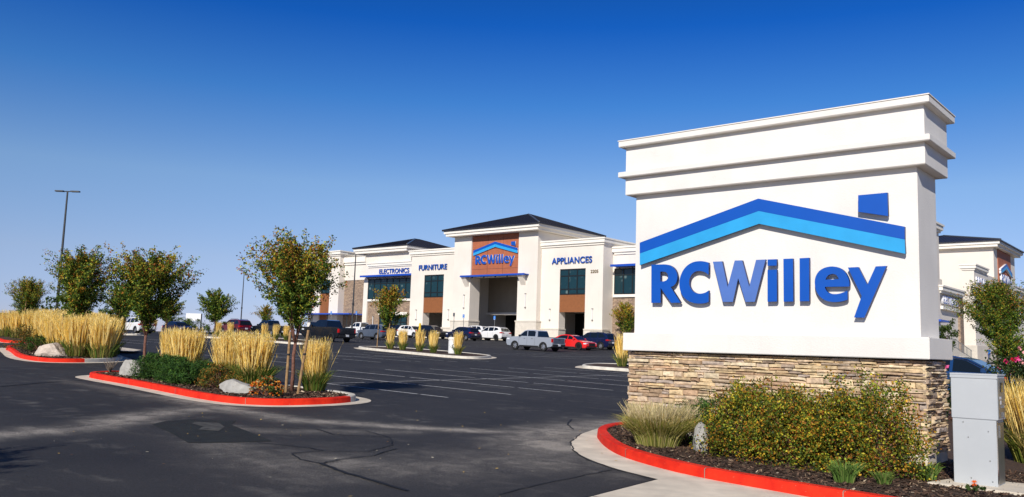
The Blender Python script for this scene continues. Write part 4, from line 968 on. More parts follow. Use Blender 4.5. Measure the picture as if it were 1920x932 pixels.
V('suv', 'parked_car', PT['white'], 'boxy white SUV parked close to the left pier of the entrance portal', 'car', -71.2, 77.6, P_, hs=1.14, rim='rim_dark')
V('hatch', 'parked_car', PT['navy'], 'small navy hatchback behind the litter bin', 'car', -66.6, 70.6, P_, hs=1.06)
V('hatch', 'parked_car', PT['white'], 'white crossover with black rims in front of the dark store entrance', 'car', -65.9, 74.8, P_, S=.94, hs=1.06, rim='rim_dark')
V('sedan', 'parked_car', PT['red'], 'bright red sedan between the silver pickup and the navy SUV', 'car', -44.6, 61.2, 0, hs=1.04, rim='rim_dark')
V('suv', 'parked_car', PT['navy'], 'dark navy SUV next to the red sedan, by the monument sign', 'car', -45.2, 65.4, P_, hs=1.04, roof_rails=True)
V('pickup', 'pickup_truck', PT['white'], 'white crew-cab pickup showing only its cab above the slate crossover', 'pickup truck', -87.2, 73.2, P_, hs=1.14)
V('suv', 'parked_car', PT['white'], 'white car cut off by the left edge of the picture', 'car', -78.7, 26.9, P_, hs=1.1)
V('sedan', 'parked_car', PT['blue'], 'metallic blue sedan parked right behind the monument sign', 'car', -6.2, 27.2, 0, S=1.0, hs=1.0, extras=('chrome',))

# white utility trailer
TR = empty('utility_trailer', (-89.5, 55.6, gz(-89.5, 55.6)), 0, 'small white open utility trailer left of the maroon SUV', 'trailer')
b = MB()
for q in ((-1.5, 1.5, -.8, -.75, .55, 1.15), (-1.5, 1.5, .75, .8, .55, 1.15), (-1.5, -1.45, -.75, .75, .55, 1.15), (1.45, 1.5, -.75, .75, .55, 1.15), (-1.5, 1.5, -.75, .75, .5, .549)): b.box(*q)
b.build('body', M['white'], TR)
b = MB(); b.tube([(-1.5, 0, .5), (-2.6, 0, .45)], [.05, .05], 6); b.build('drawbar', M['frame'], TR)
for s in (-1, 1):
    b = MB(); b.lathe([(.2, -.08), (.28, -.08), (.3, 0), (.28, .08), (0, .08)], 18, 0, 'y', (0, s * .9, .3)); b.build('wheel', M['tyre'], TR)

# ------------------------------------------------------------------ poles, signs and small furniture
def lamp_post(x, y, h, label, zoff=0, r=.085):
    t = thing('street_lamp', (x, y, gz(x, y) + zoff), label, 'street lamp', 'tall parking-lot lamps'); z = t['_o'][2]
    b = MB(); b.lathe([(.28, 0), (.28, .75), (.26, .78), (0, .78)], 18, 0, 'z', (x, y, z)); b.build('base', M['concrete'], t)
    b = MB(); b.tube([(x, y, z + .7), (x, y, z + h)], [r * 1.35, r * .75], 10); b.box(x - .1, x + .1, y - .1, y + .1, z + h * .36, z + h * .36 + .25); b.build('pole', M['pole'], t)
    d = Vector((.76, .64, 0))
    b = MB(); c = Vector((x, y, z + h - .02)); b.tube([c - d * .35, c + d * .35], [.04, .04], 6); b.build('arm', M['pole'], t)
    for s in (-1, 1):
        b = MB(); a = c + d * .3 * s; e = c + d * .95 * s; w_ = Vector((-d.y, d.x, 0)) * .17
        u = Vector((0, 0, .06)); vs = [a - w_, a + w_, e + w_ * .8, e - w_ * .8]
        b.add([tuple(p + u) for p in vs] + [tuple(p - u * .6) for p in vs], [(0, 1, 2, 3), (7, 6, 5, 4)] + [(q, (q + 1) % 4, 4 + (q + 1) % 4, 4 + q) for q in range(4)])
        b.build('lamp_head', M['pole'], t)
lamp_post(-69.7, 28.3, 10.6, 'tallest double-headed lamp post, left, rising out of the yellow grass bed', .45)
lamp_post(-85.5, 70.3, 10.1, 'double-headed lamp post in front of the store\'s tan stone panel', .3)
lamp_post(-135, 86, 10.6, 'distant double-headed lamp post against open sky above the maroon SUV', .5)
def post_sign(x, y, z, h, m, label, w_=.34, hh=.5):
    t = thing('parking_sign', (x, y, z), label, 'sign', 'small post signs by the store front')
    b = MB(); b.tube([(x, y, z), (x, y, z + h)], [.035, .035], 6); b.build('post', M['steel'], t)
    b = MB(); b.box(x - w_ / 2, x + w_ / 2, y - .06, y - .03, z + h - hh, z + h); p = b.build('panel', m, t, bevel=.008)
    if m == M['hsign']:
        b = MB(); cx, cz = x, z + h - .2
        b.box(cx - .035, cx - .005, y - .068, y - .061, cz, cz + .12); b.box(cx - .035, cx + .06, y - .068, y - .061, cz - .02, cz); b.box(cx + .04, cx + .06, y - .068, y - .061, cz - .1, cz - .02)
        b.box(w_ * 0 + cx - .1, cx + .1, y - .068, y - .061, z + h - hh + .03, z + h - hh + .09)
        o = b.build('symbol', M['white'], p, origin=t['_o'])
post_sign(-79.4, 84.2, 2.95, 3.1, M['hsign'], 'blue disabled-parking sign in front of the left portal pier')
post_sign(-73.9, 84.2, 2.95, 2.9, M['hsign'], 'blue disabled-parking sign before the dark entrance opening')
post_sign(-80.9, 83.9, 2.95, 3.3, M['steel'], 'bare grey sign back on a post left of the portal pier')
post_sign(-101.5, 84.2, 2.95, 3.6, M['hsign'], 'blue disabled-parking sign at the right end of the low blue canopy')
post_sign(-107.5, 84.2, 2.95, 3.6, M['hsign'], 'blue disabled-parking sign under the low blue canopy')
bo = thing('bollard', (-72.2, 69.3, gz(-72.2, 69.3)), 'yellow safety bollard beside the small navy hatchback', 'bollard')
b = MB(); b.lathe([(.13, 0), (.13, 1.7), (.10, 1.78), (0, 1.82)], 16, 0, 'z', bo['_o']); b.build('post', M['yellow'], bo, smooth=False)
# litter bin
x, y = -34.95, 36.25; z = gz(x, y) + .1
TB = thing('litter_bin', (x, y, z), 'round pale concrete litter bin with a small emblem, between grass tufts', 'litter bin')
b = MB(); b.lathe([(0, 0), (.25, 0), (.27, .04), (.27, .74), (.25, .76), (.25, .79)], 28, 0, 'z', (x, y, z)); b.build('body', M['white'], TB, smooth=False)
b = MB(); b.lathe([(.25, .79), (.29, .80), (.29, .90), (.26, .94), (.12, .95), (.11, .90), (0, .90)], 28, 0, 'z', (x, y, z)); b.build('lid', M['trim'], TB)
b = MB(); d = Vector((.78, -.62, 0)).normalized(); s_ = Vector((.62, .78, 0)).normalized(); c = Vector((x, y, z + .42)) + d * .272
ring = [(c + s_ * math.cos(a) * .10 + Vector((0, 0, math.sin(a) * .13))) for a in [k * math.pi / 8 for k in range(16)]]; ri = [(c + s_ * math.cos(a) * .06 + Vector((0, 0, math.sin(a) * .09))) for a in [k * math.pi / 8 for k in range(16)]]
for k in range(16): b.face([ring[k] , ring[(k + 1) % 16], ri[(k + 1) % 16], ri[k]])
b.build('emblem', M['pole'], TB)
# billboard and far shed
BB = thing('billboard', (-116, 66, 2.3), 'distant white billboard above the bushes, behind the navy sedan', 'billboard')
b = MB()
b.add([(-117.05, 65.5, 4.25), (-115.4, 66.9, 4.25), (-115.4, 66.9, 5.32), (-117.05, 65.5, 5.32), (-117.3, 65.8, 4.25), (-115.65, 67.2, 4.25), (-115.65, 67.2, 5.32), (-117.3, 65.8, 5.32)],
      [(0, 1, 2, 3), (7, 6, 5, 4), (0, 4, 5, 1), (1, 5, 6, 2), (2, 6, 7, 3), (3, 7, 4, 0)])
b.build('panel', M['white'], BB)
b = MB(); b.tube([(-115.6, 67.1, 1.8), (-115.6, 67.1, 5.3)], [.1, .1], 8); b.build('post', M['pole'], BB)
SH = thing('warehouse', (-270, 105, 2), 'low pale flat-roofed warehouse on the horizon behind the left trees', 'building')
b = MB(); b.box(-275, -266, 96, 112, 1, 7.3); b.build('wall', M['stucco'], SH); b = MB(); b.box(-276, -265.5, 95, 113, 7.3, 8.0); b.build('roof', M['grey_paint'], SH)

# ------------------------------------------------------------------ grey electric cabinet on its pad
CB = thing('electric_cabinet', (-2.42, 11.43, .29), 'grey metal electric meter cabinet standing right of the stone sign base', 'cabinet')
x0, x1, y0, y1 = -2.655, -2.175, 11.23, 11.63
b = MB(); b.box(x0 + .003, x1 - .022, y0 + .004, y1 - .01, .30, 1.06); b.build('lower_body', M['grey_paint'], CB, bevel=.004)
b = MB(); b.box(x0 - .005, x1, y0 - .004, y1, 1.062, 1.57); b.build('hood', M['grey_paint'], CB, bevel=.006)
b = MB(); b.box(x0 - .012, x1 + .008, y0 - .014, y1 + .008, 1.565, 1.585); b.box(x0 - .012, x1 + .006, y0 - .012, y0 - .004, 1.53, 1.565); b.build('lid', M['grey_paint'], CB, bevel=.003)
b = MB(); b.box(x1 + .0005, x1 + .006, y0 + .03, y1 - .03, 1.09, 1.54); sp = b.build('door', M['steel'], CB)
b = MB(); b.box(x1 + .0065, x1 + .012, y0 + .14, y0 + .25, 1.38, 1.49); b.build('meter_window', M['cglass'], sp, origin=CB['_o'])
b = MB(); b.box(x1 + .0065, x1 + .03, y0 + .2, y0 + .34, 1.2, 1.225); b.box(x1 + .0065, x1 + .025, y0 + .22, y0 + .25, 1.09, 1.15); b.build('handle', M['chrome'], sp, origin=CB['_o'])
b = MB(); b.box(x1 + .0065, x1 + .008, y0 + .08, y0 + .17, 1.30, 1.33); b.box(x1 + .0065, x1 + .008, y0 + .10, y0 + .17, 1.24, 1.285); b.build('label_plate', M['plate'], sp, origin=CB['_o'])
b = MB(); b.box(x1 - .0215, x1 - .016, y0 + .03, y1 - .03, .34, 1.03); b.build('side_panel', M['steel'], CB)
b = MB(); b.box(x1 - .0215, x1 - .012, y0 + .006, y0 + .02, .31, 1.05); b.box(x1 - .0155, x1 - .002, y0 + .12, y0 + .15, .86, 1.0); b.build('latch', M['chrome'], CB)
for bx, bz in ((-2.54, 1.02), (-2.28, .93), (-2.49, .85), (-2.27, .60), (-2.47, .39), (-2.25, .37), (-2.225, .315)):
    b = MB(); b.lathe([(0, -.006), (.006, -.005), (.008, 0)], 8, 0, 'y', (bx, y0 + .004, bz)); b.build('bolt', M['steel'], CB)
for nm, q, m_ in (('base_frame', (x0 + .0, x1 - .03, y0 + .0, y1, .283, .30), M['steel']),):
    b = MB(); b.box(*q); b.build(nm, m_, CB)
b = MB(); b.add([(-2.87, 10.95, .20), (-1.6, 11.0, .20), (-1.6, 11.9, .20), (-2.70, 11.8, .20), (-2.87, 10.95, .322), (-1.6, 11.0, .312), (-1.6, 11.9, .318), (-2.70, 11.8, .322)], [(3, 2, 1, 0), (4, 5, 6, 7), (0, 1, 5, 4), (1, 2, 6, 5), (2, 3, 7, 6), (3, 0, 4, 7)])
b.build('concrete_pad', M['concrete'])['kind'] = 'structure'
# ------------------------------------------------------------------ vegetation
GREEN = [(.045, .095, .011), (.10, .165, .016), (.26, .28, .026), (.025, .052, .010)]
RUST = [(.38, .18, .02), (.46, .30, .03), (.30, .09, .015), (.40, .36, .035)]
def crown_points(n, H0, H1, Rx, rng, lobes=7, top=.55, low=.25, shell=.55, flat=0):
    """points grouped in sprays inside an uneven vase shaped crown"""
    ns = max(34, n // 110); ang = rng.uniform(0, 2 * np.pi, ns); t = rng.beta(1.5, 1.15, ns)
    ph = rng.uniform(0, 6.28, 8); am = 1 + .20 * np.sin(ang * 3 + ph[0] + t * 4) + .15 * np.sin(ang * 5 + ph[1] - t * 6) + .12 * np.sin(ang * 2 + ph[2] + t * 9)
    prof = (low + (1 - low) * np.clip(t / top, 0, 1) ** .8) * np.clip(1 - np.clip((t - top) / (1 - top), 0, 1) ** 2.2, .04, 1) ** .62
    r = Rx * prof * am * (rng.uniform(0, 1, ns) ** (1 - shell)) 
    hz = H0 + (H1 - H0) * (t + .05 * np.sin(ang * 4 + ph[3]))
    B = np.stack([r * np.cos(ang), r * np.sin(ang), hz], 1)
    out = np.stack([np.cos(ang) * (.35 + .8 * r / Rx), np.sin(ang) * (.35 + .8 * r / Rx), .50 + .55 * t - .2 * (t < .25)], 1); out += rng.normal(size=(ns, 3)) * .28; out /= np.linalg.norm(out, axis=1)[:, None]
    L = (H1 - H0) * rng.uniform(.15, .40, ns) * (.75 + .45 * (r / Rx))
    k = rng.integers(0, ns, n); u = rng.uniform(-.6, 1, n)
    C = B[k] + out[k] * (L[k] * u)[:, None] + rng.normal(size=(n, 3)) * (L[k] * .10 * (1.25 - .6 * np.clip(u, 0, 1)))[:, None]
    return C, k, t, r / Rx, B, out, L
def leaf_cols(C, k, t, rr, rng, rust=.3):
    ns = len(t); bias = np.clip(rust * (1.9 * np.clip(t, 0, 1) ** 2 * (.4 + .6 * rr)) + rng.normal(0, .16, ns), 0, 1)
    n = len(C); isr = rng.uniform(size=n) < bias[k]; kb = rng.uniform(.75, 1.3, ns)
    c = np.where(isr[:, None], pick(RUST, [2, 1, 2, 3], n, rng), pick(GREEN, [3, 4, 2, 2], n, rng)); return c * kb[k][:, None]
def tree_proto(H, trunk, Rx, n, leaf, seed, rust=.3, tr=.05, low=.22, top=.55, stakes=0, tilt=0):
    """returns an empty at the origin with a trunk (limbs) and a crown of leaves"""
    rng = np.random.default_rng(seed); root = empty('tree'); Rx = Rx * .80
    C, k, t, rr, B, out, L = crown_points(n, trunk * 1.12, H, Rx, rng, low=low, top=top)
    V = leaf_arrays(C, leaf, .5, rng, .35)
    b = MB(); fk = Vector((.02, .01, trunk * .82))
    b.tube([(0, 0, -.05), (.01, 0, trunk * .3), (-.01, .01, trunk * .6), fk], [tr * 1.15, tr, tr * .9, tr * .85], 10)
    lr = random.Random(seed); tips = []
    for j in range(8):
        a = j * .785 + lr.uniform(-.3, .3); e = Vector((math.cos(a) * Rx * lr.uniform(.35, .6), math.sin(a) * Rx * lr.uniform(.35, .6), trunk + (H - trunk) * lr.uniform(.45, .78)))
        if j == 0: e = Vector((.05, .05, H * .9))
        m_ = fk.lerp(e, .45) + Vector((math.cos(a), math.sin(a), -.2)) * Rx * .06
        b.tube([fk - Vector((0, 0, .06)), fk.lerp(m_, .5) + Vector((0, 0, -.03)), m_, e], [tr * .5, tr * .42, tr * .3, tr * .1], 6); tips += [m_, e, m_.lerp(e, .5), fk.lerp(m_, .6)]
    for q in range(0, len(B), 2):
        p = Vector(B[q]); s_ = min(tips, key=lambda z: (z - p).length + (.8 if z.z > p.z else 0)); e = p + Vector(out[q]) * float(L[q]) * .8
        b.tube([s_, s_.lerp(p, .6) + Vector((0, 0, -.02)), p, e], [tr * .13, tr * .11, tr * .08, tr * .03], 4, cap=False)
    b.build('trunk', M['bark'], root, smooth=True)
    quads_mesh('crown', V, leaf_cols(C, k, t, rr, rng, rust), M['leaf'], root)
    return root
def stake(x, y, dx, dy, h, label):
    t = thing('tree_stake', (x, y, gz(x, y) + .08), label, 'stake', 'wooden stakes beside young trees'); z = t['_o'][2]
    b = MB(); b.tube([(x, y, z), (x + dx, y + dy, z + h)], [.032, .028], 8); b.build('post', M['stake'], t)
    b = MB(); f_ = .63; b.tube([(x + dx * f_, y + dy * f_, z + h * f_ - .02), (x + dx * f_, y + dy * f_, z + h * f_ + .02)], [.037, .037], 8); b.build('tie', M['black_plastic'], t)
def put(o, name, x, y, z, label, cat, group, s=1, rz=0, sz=None):
    o.name = name; o.location = (x, y, z); o.scale = (s, s, sz or s); o.rotation_euler.z = rz; tag(o, label, cat, group, 'thing'); return o
TG = 'young street trees in the planted islands'
t1 = tree_proto(3.10, 1.3, .98, 30000, .062, 3, .50, .040, low=.12, top=.78)
put(t1, 'maple_tree', -16.42, 11.87, gz(-16.4, 11.9) + .1, 'young vase-shaped tree with rust-tipped crown between two stakes on the nearest island', 'tree', TG, 1.02, .6)
t2 = tree_proto(3.1, 1.2, 1.08, 28000, .070, 8, .38, .042, low=.10, top=.76)
put(t2, 'maple_tree', -24.0, 12.25, gz(-24, 12.3) + .1, 'spreading young tree at the left end of the nearest island, behind the dark dwarf pines', 'tree', TG, 1.0, 2.6)
t3 = tree_proto(3.55, 1.25, 1.05, 26000, .085, 21, .38, .045, low=.16, top=.62)
put(t3, 'maple_tree', -34.0, 14.6, gz(-34, 14.6) + .1, 'dense dark young tree behind the pale boulder, in front of the yellow grass bed', 'tree', TG, 1.0, 1.0)
tg = tree_proto(3.9, 1.1, 1.3, 15000, .15, 31, .05, .05, low=.45, top=.5)
put(tg, 'maple_tree', -80.5, 48.3, gz(-80.5, 48.3) + .1, 'round bright green tree standing alone left of the maroon SUV', 'tree', TG, 1.05, .4)
def tcopy(src, x, y, label, s, rz, sz=None, z=None):
    c = copy_tree(src); return put(c, 'maple_tree', x, y, (gz(x, y) + .05) if z is None else z, label, 'tree', TG, s, rz, sz)
tcopy(tg, -68.6, 32.9, 'dark green tree above the far grass bed, left of the white SUV', .96, 2)
tcopy(tg, -95.3, 51.1, 'small dark tree half hidden behind the spreading island tree, beside the white SUV', .98, 3.4)
tcopy(t3, -51.0, 19.2, 'dark green tree left of the tallest lamp post, behind the leftmost grasses', .80, 4, .84)
tcopy(t1, -9.35, -1.2, 'young tree standing just outside the left edge, known by its shadow on the asphalt', 1.0, 1.0)
to = tree_proto(3.6, 1.25, 1.0, 10000, .12, 44, .75, .035, low=.35, top=.6)
put(to, 'maple_tree', -43.4, 38.7, gz(-43.4, 38.7) + .1, 'thin yellowing sapling with two stakes on the litter-bin island', 'tree', TG, 1.0, .3)
tcopy(to, -57.6, 89.8, 'orange-tinted young tree against the stone wall, just left of the monument sign', 1.34, 2, None, 2.3)
tcopy(to, -93.6, 63.1, 'small orange-tinted treetop showing above the black-blue pickup', .95, 1, None, 2.3)
t15 = tree_proto(4.8, 1.5, 1.85, 36000, .11, 55, .22, .055, low=.3, top=.5)
put(t15, 'maple_tree', -11.8, 61.3, 1.45, 'leafy green tree with yellow tips on the lawn right of the monument sign', 'tree', TG, 1.0, 0)
tcopy(tg, -9.5, 52.5, 'dark leafy tree cut by the right edge, behind the rose bush', .62, 1, None, .7)
for q in [(-16.12, 11.5, .03, .0, 1.35, 'upright wooden stake on the left of the nearest tree'), (-15.68, 11.5, .22, .02, 1.4, 'leaning wooden stake on the right of the nearest tree'),
          (-23.7, 12.55, .04, .12, 1.5, 'wooden stake beside the tree behind the dwarf pines'), (-34.3, 14.2, -.05, .0, 1.5, 'left wooden stake of the tree by the pale boulder'), (-33.6, 14.7, .12, .05, 1.55, 'right wooden stake of the tree by the pale boulder'),
          (-43.9, 38.3, .05, 0, 1.9, 'left stake of the yellowing sapling'), (-43.1, 38.5, .15, 0, 1.9, 'right stake of the yellowing sapling'), (-50.6, 18.9, .05, 0, 2.1, 'wooden stake by the leftmost tree in tall grass')]: stake(*q)

def bush(name, x, y, z, rx, ry, h, n, leaf, pal, wts, seed, label, cat='bush', group=None, asp=.55, stems=14, holes=.2, shell=.7, jit=.3, mt='leaf', obj_parts=True):
    rng = np.random.default_rng(seed); root = empty(name, (x, y, z), 0, label, cat, group); root['kind'] = 'thing'
    ns = max(12, n // 90); a = rng.uniform(0, 2 * np.pi, ns); el = np.arcsin(rng.uniform(-.05, 1, ns)); rr = rng.uniform(.25, 1, ns) ** (1 - shell) * (1 + .2 * np.sin(3 * a + seed) + .16 * np.sin(7 * a + 2 * seed) * np.cos(el * 3))
    B = np.stack([np.cos(a) * np.cos(el) * rx * rr, np.sin(a) * np.cos(el) * ry * rr, .06 + np.sin(el) * h * rr * .95], 1)
    k = rng.integers(0, ns, n); sp = min(rx, h) * .17
    o = B[k] / np.maximum(np.linalg.norm(B[k], axis=1), 1e-3)[:, None]
    C = B[k] + np.clip(rng.normal(size=(n, 3)), -1.7, 1.7) * sp * .62 + (o + [0, 0, .35]) * (rng.uniform(-.4, 1.1, n) * sp)[:, None]; C[:, 2] = np.clip(C[:, 2], .015, (h * rng.uniform(.86, 1.22, ns))[k] * rng.uniform(.9, 1.04, n))
    kb = rng.uniform(.5, 1.45, ns); sel = rng.uniform(size=ns)
    cols = pick(pal, wts, n, rng, jit) * kb[k][:, None]
    alt = pick(pal[::-1], wts, n, rng, jit); cols = np.where((sel[k] < .22)[:, None], alt, cols)
    quads_mesh('foliage', leaf_arrays(C, leaf, asp, rng, 0), cols, M[mt], root)
    b = MB(); r2 = random.Random(seed)
    for q in range(min(stems * 3, ns)):
        p = Vector(B[q]); b.tube([(p.x * .12, p.y * .12, 0), (p.x * .5, p.y * .5, p.z * .55), p], [.009, .006, .003], 4, cap=False)
    b.build('stems', M['bark'], root)
    return root
BP = [(.09, .14, .013), (.20, .24, .022), (.42, .37, .03), (.46, .25, .02), (.30, .11, .015), (.035, .06, .010)]
for i, (x, y, rx, h, lab) in enumerate([(-5.25, 11.45, .70, .92, 'low rust and olive leafed shrub at the left, nearest the white rock'), (-4.45, 11.3, .74, .84, 'middle rust and olive leafed shrub before the stone sign base'), (-3.68, 11.25, .70, 1.08, 'right-hand rust and olive leafed shrub, next to the grey cabinet')]):
    bush('barberry_shrub', x, y, gz(x, y) + .1, rx * (1, .95, 1)[i], .62, h, 20000, .034, BP, [3.5, 4, 2.6, 1.8, 1.2, 2.5], 70 + i, lab, 'shrub', 'shrubs in front of the sign', stems=30, shell=.6, asp=.68)
PINE = [(.018, .055, .010), (.040, .10, .016), (.08, .16, .022)]
for i, (x, y, rx, h, lab) in enumerate([(-20.6, 11.1, .56, .50, 'dark green dwarf pine next to the grey boulder at the island\'s left end'), (-19.15, 10.95, .58, .42, 'dark green dwarf pine mound in the middle of the nearest island')]):
    bush('dwarf_pine', x, y, gz(x, y) + .1, rx, .62, h * 1.05, 15000, .085, PINE, [3, 3, 2], 90 + i, lab, 'shrub', 'dwarf pines', asp=.16)
bush('dwarf_pine', -6.3, 12.05, gz(-6.3, 12) + .1, .55, .3, .62, 6000, .06, PINE, [3, 3, 2], 93, 'dark green dwarf pine against the stone base, behind the pale grass mound', 'shrub', asp=.16)
bush('spirea_shrub', -17.75, 10.85, gz(-17.8, 10.9) + .1, .58, .42, .45, 4500, .04, [(.06, .09, .012), (.30, .12, .02), (.36, .19, .03), (.1, .11, .02)], [3, 2, 1, 3], 95, 'low orange-green shrub between the dwarf pine and the flat boulder', 'shrub')
bush('spirea_shrub', -37.6, 14.3, gz(-37.6, 14.3) + .1, .75, .6, .85, 4000, .05, [(.03, .05, .01), (.14, .12, .02), (.22, .12, .02)], [4, 2, 1.5], 96, 'loose olive shrub at the left tip of the boulder island', 'shrub')
bush('green_bush', -35.4, 13.9, gz(-35.4, 13.9) + .1, .9, .5, .52, 4000, .05, [(.03, .07, .01), (.06, .11, .015)], [2, 2], 97, 'low green bush between the tall yellow grasses and the red kerb', 'bush')
MU = bush('chrysanthemum', -15.55, 10.62, gz(-15.9, 10.8) + .1, .34, .3, .34, 2400, .032, [(.05, .08, .015), (.09, .12, .02)], [1, 1], 98, 'rounded orange-flowering mum at the foot of the flat grey boulder', 'flowers')
def blossoms(root, n, rx, ry, h, size, pal, seed, zmin=.3, petals=7):
    rng = np.random.default_rng(seed); Vs = []; Cs = []
    for i in range(n):
        a = rng.uniform(0, 6.283); el = math.asin(rng.uniform(zmin, 1)); p = np.array([math.cos(a) * math.cos(el) * rx, math.sin(a) * math.cos(el) * ry, math.sin(el) * h]) * rng.uniform(.95, 1.12)
        C = np.repeat(p[None], petals, 0) + rng.normal(size=(petals, 3)) * size * .28
        Vs.append(leaf_arrays(C, size, .8, rng, 0)); Cs.append(pick(pal, [1] * len(pal), 1, rng, .15).repeat(petals, 0))
    return quads_mesh('blossoms', np.concatenate(Vs), np.concatenate(Cs), M['petal'], root)
blossoms(MU, 190, .36, .32, .37, .034, [(.62, .13, .01), (.75, .28, .02), (.5, .07, .01), (.7, .5, .2)], 1, .05, 5)
RO = bush('rose_bush', -3.35, 20.3, gz(-3.3, 20.3) + .1, .80, .8, 1.45, 8500, .06, [(.02, .045, .012), (.035, .065, .015), (.07, .09, .02)], [3, 3, 1], 99, 'dark leafy rose bush with pink and red blooms right of the grey cabinet', 'rose bush')
blossoms(RO, 60, .84, .84, 1.5, .07, [(.75, .03, .16), (.8, .10, .30), (.62, .01, .04), (.8, .35, .35)], 2, .2, 8)
R2 = bush('rose_bush', -4.75, 20.6, gz(-4.7, 20.6) + .1, .62, .55, .98, 3500, .06, [(.02, .045, .012), (.035, .065, .015), (.07, .09, .02)], [3, 3, 1], 100, 'lower rose bush with pink blooms just above the cabinet top', 'rose bush')
blossoms(R2, 18, .66, .6, 1.05, .085, [(.75, .05, .2), (.8, .15, .35), (.8, .6, .6)], 3, .45, 8)
GZ_ = bush('gazania', -2.33, 10.72, gz(-2.3, 10.7) + .1, .12, .1, .06, 160, .05, [(.05, .09, .02)], [1], 101, 'single orange daisy-like flower at the bottom edge below the cabinet', 'flowers', stems=2)
rng = np.random.default_rng(7); pts = []; cl = []
for i in range(14):
    a = i * 2 * math.pi / 14; c, s = math.cos(a), math.sin(a); d = Vector((c, s * .8, s * .45 - .1))
    p = Vector((0, 0, .11)); q = p + Vector((c * .045, s * .03, s * .035)); w_ = Vector((-s, c, 0)).normalized() * .009
    pts += [p, (p + q) / 2 + w_, q, (p + q) / 2 - w_]; cl.append((.75, .16, .01) if i % 2 else (.7, .08, .01))
quads_mesh('blossoms', np.array([tuple(p) for p in pts]), np.array(cl), M['petal'], GZ_)
FAR = [(.06, .10, .015), (.10, .15, .02), (.03, .06, .01)]
for i, (x, y, r_, h, lab) in enumerate([(-110.5, 60.8, 2.0, 2.2, 'bright green bush behind the navy sedan, under the billboard\'s left half'), (-107.9, 62.0, 1.7, 1.75, 'bright green bush behind the navy sedan\'s bonnet'), (-98.8, 59.8, 1.3, 1.6, 'light green bush behind the white trailer'),
        (-95.8, 44.1, 1.3, 2.6, 'dark bush between the two far left trees'), (-98, 46, 1.2, 2.0, 'darker low bush just left of the far dark tree'), (-17.6, 72.2, 1.15, 3.3, 'green bush filling the gap right of the monument sign'), (-64.0, 26.0, 1.4, 2.9, 'large dark shrub at the left edge above the white car')]):
    bush('green_bush', x, y, gz(x, y), r_, r_ * .8, h, 2200, .17, FAR if i not in (3, 4, 6) else GREEN, [2, 2, 1] if i not in (3, 4, 6) else [3, 2, 1, 3], 120 + i, lab, 'bush', 'background bushes')
bush('conifer', -84.8, 33.7, gz(-84.8, 33.7), .65, .65, 3.2, 2000, .14, [(.03, .08, .015), (.06, .12, .02)], [1, 1], 133, 'small narrow conifer right of the leftmost tree, behind the grasses', 'tree')

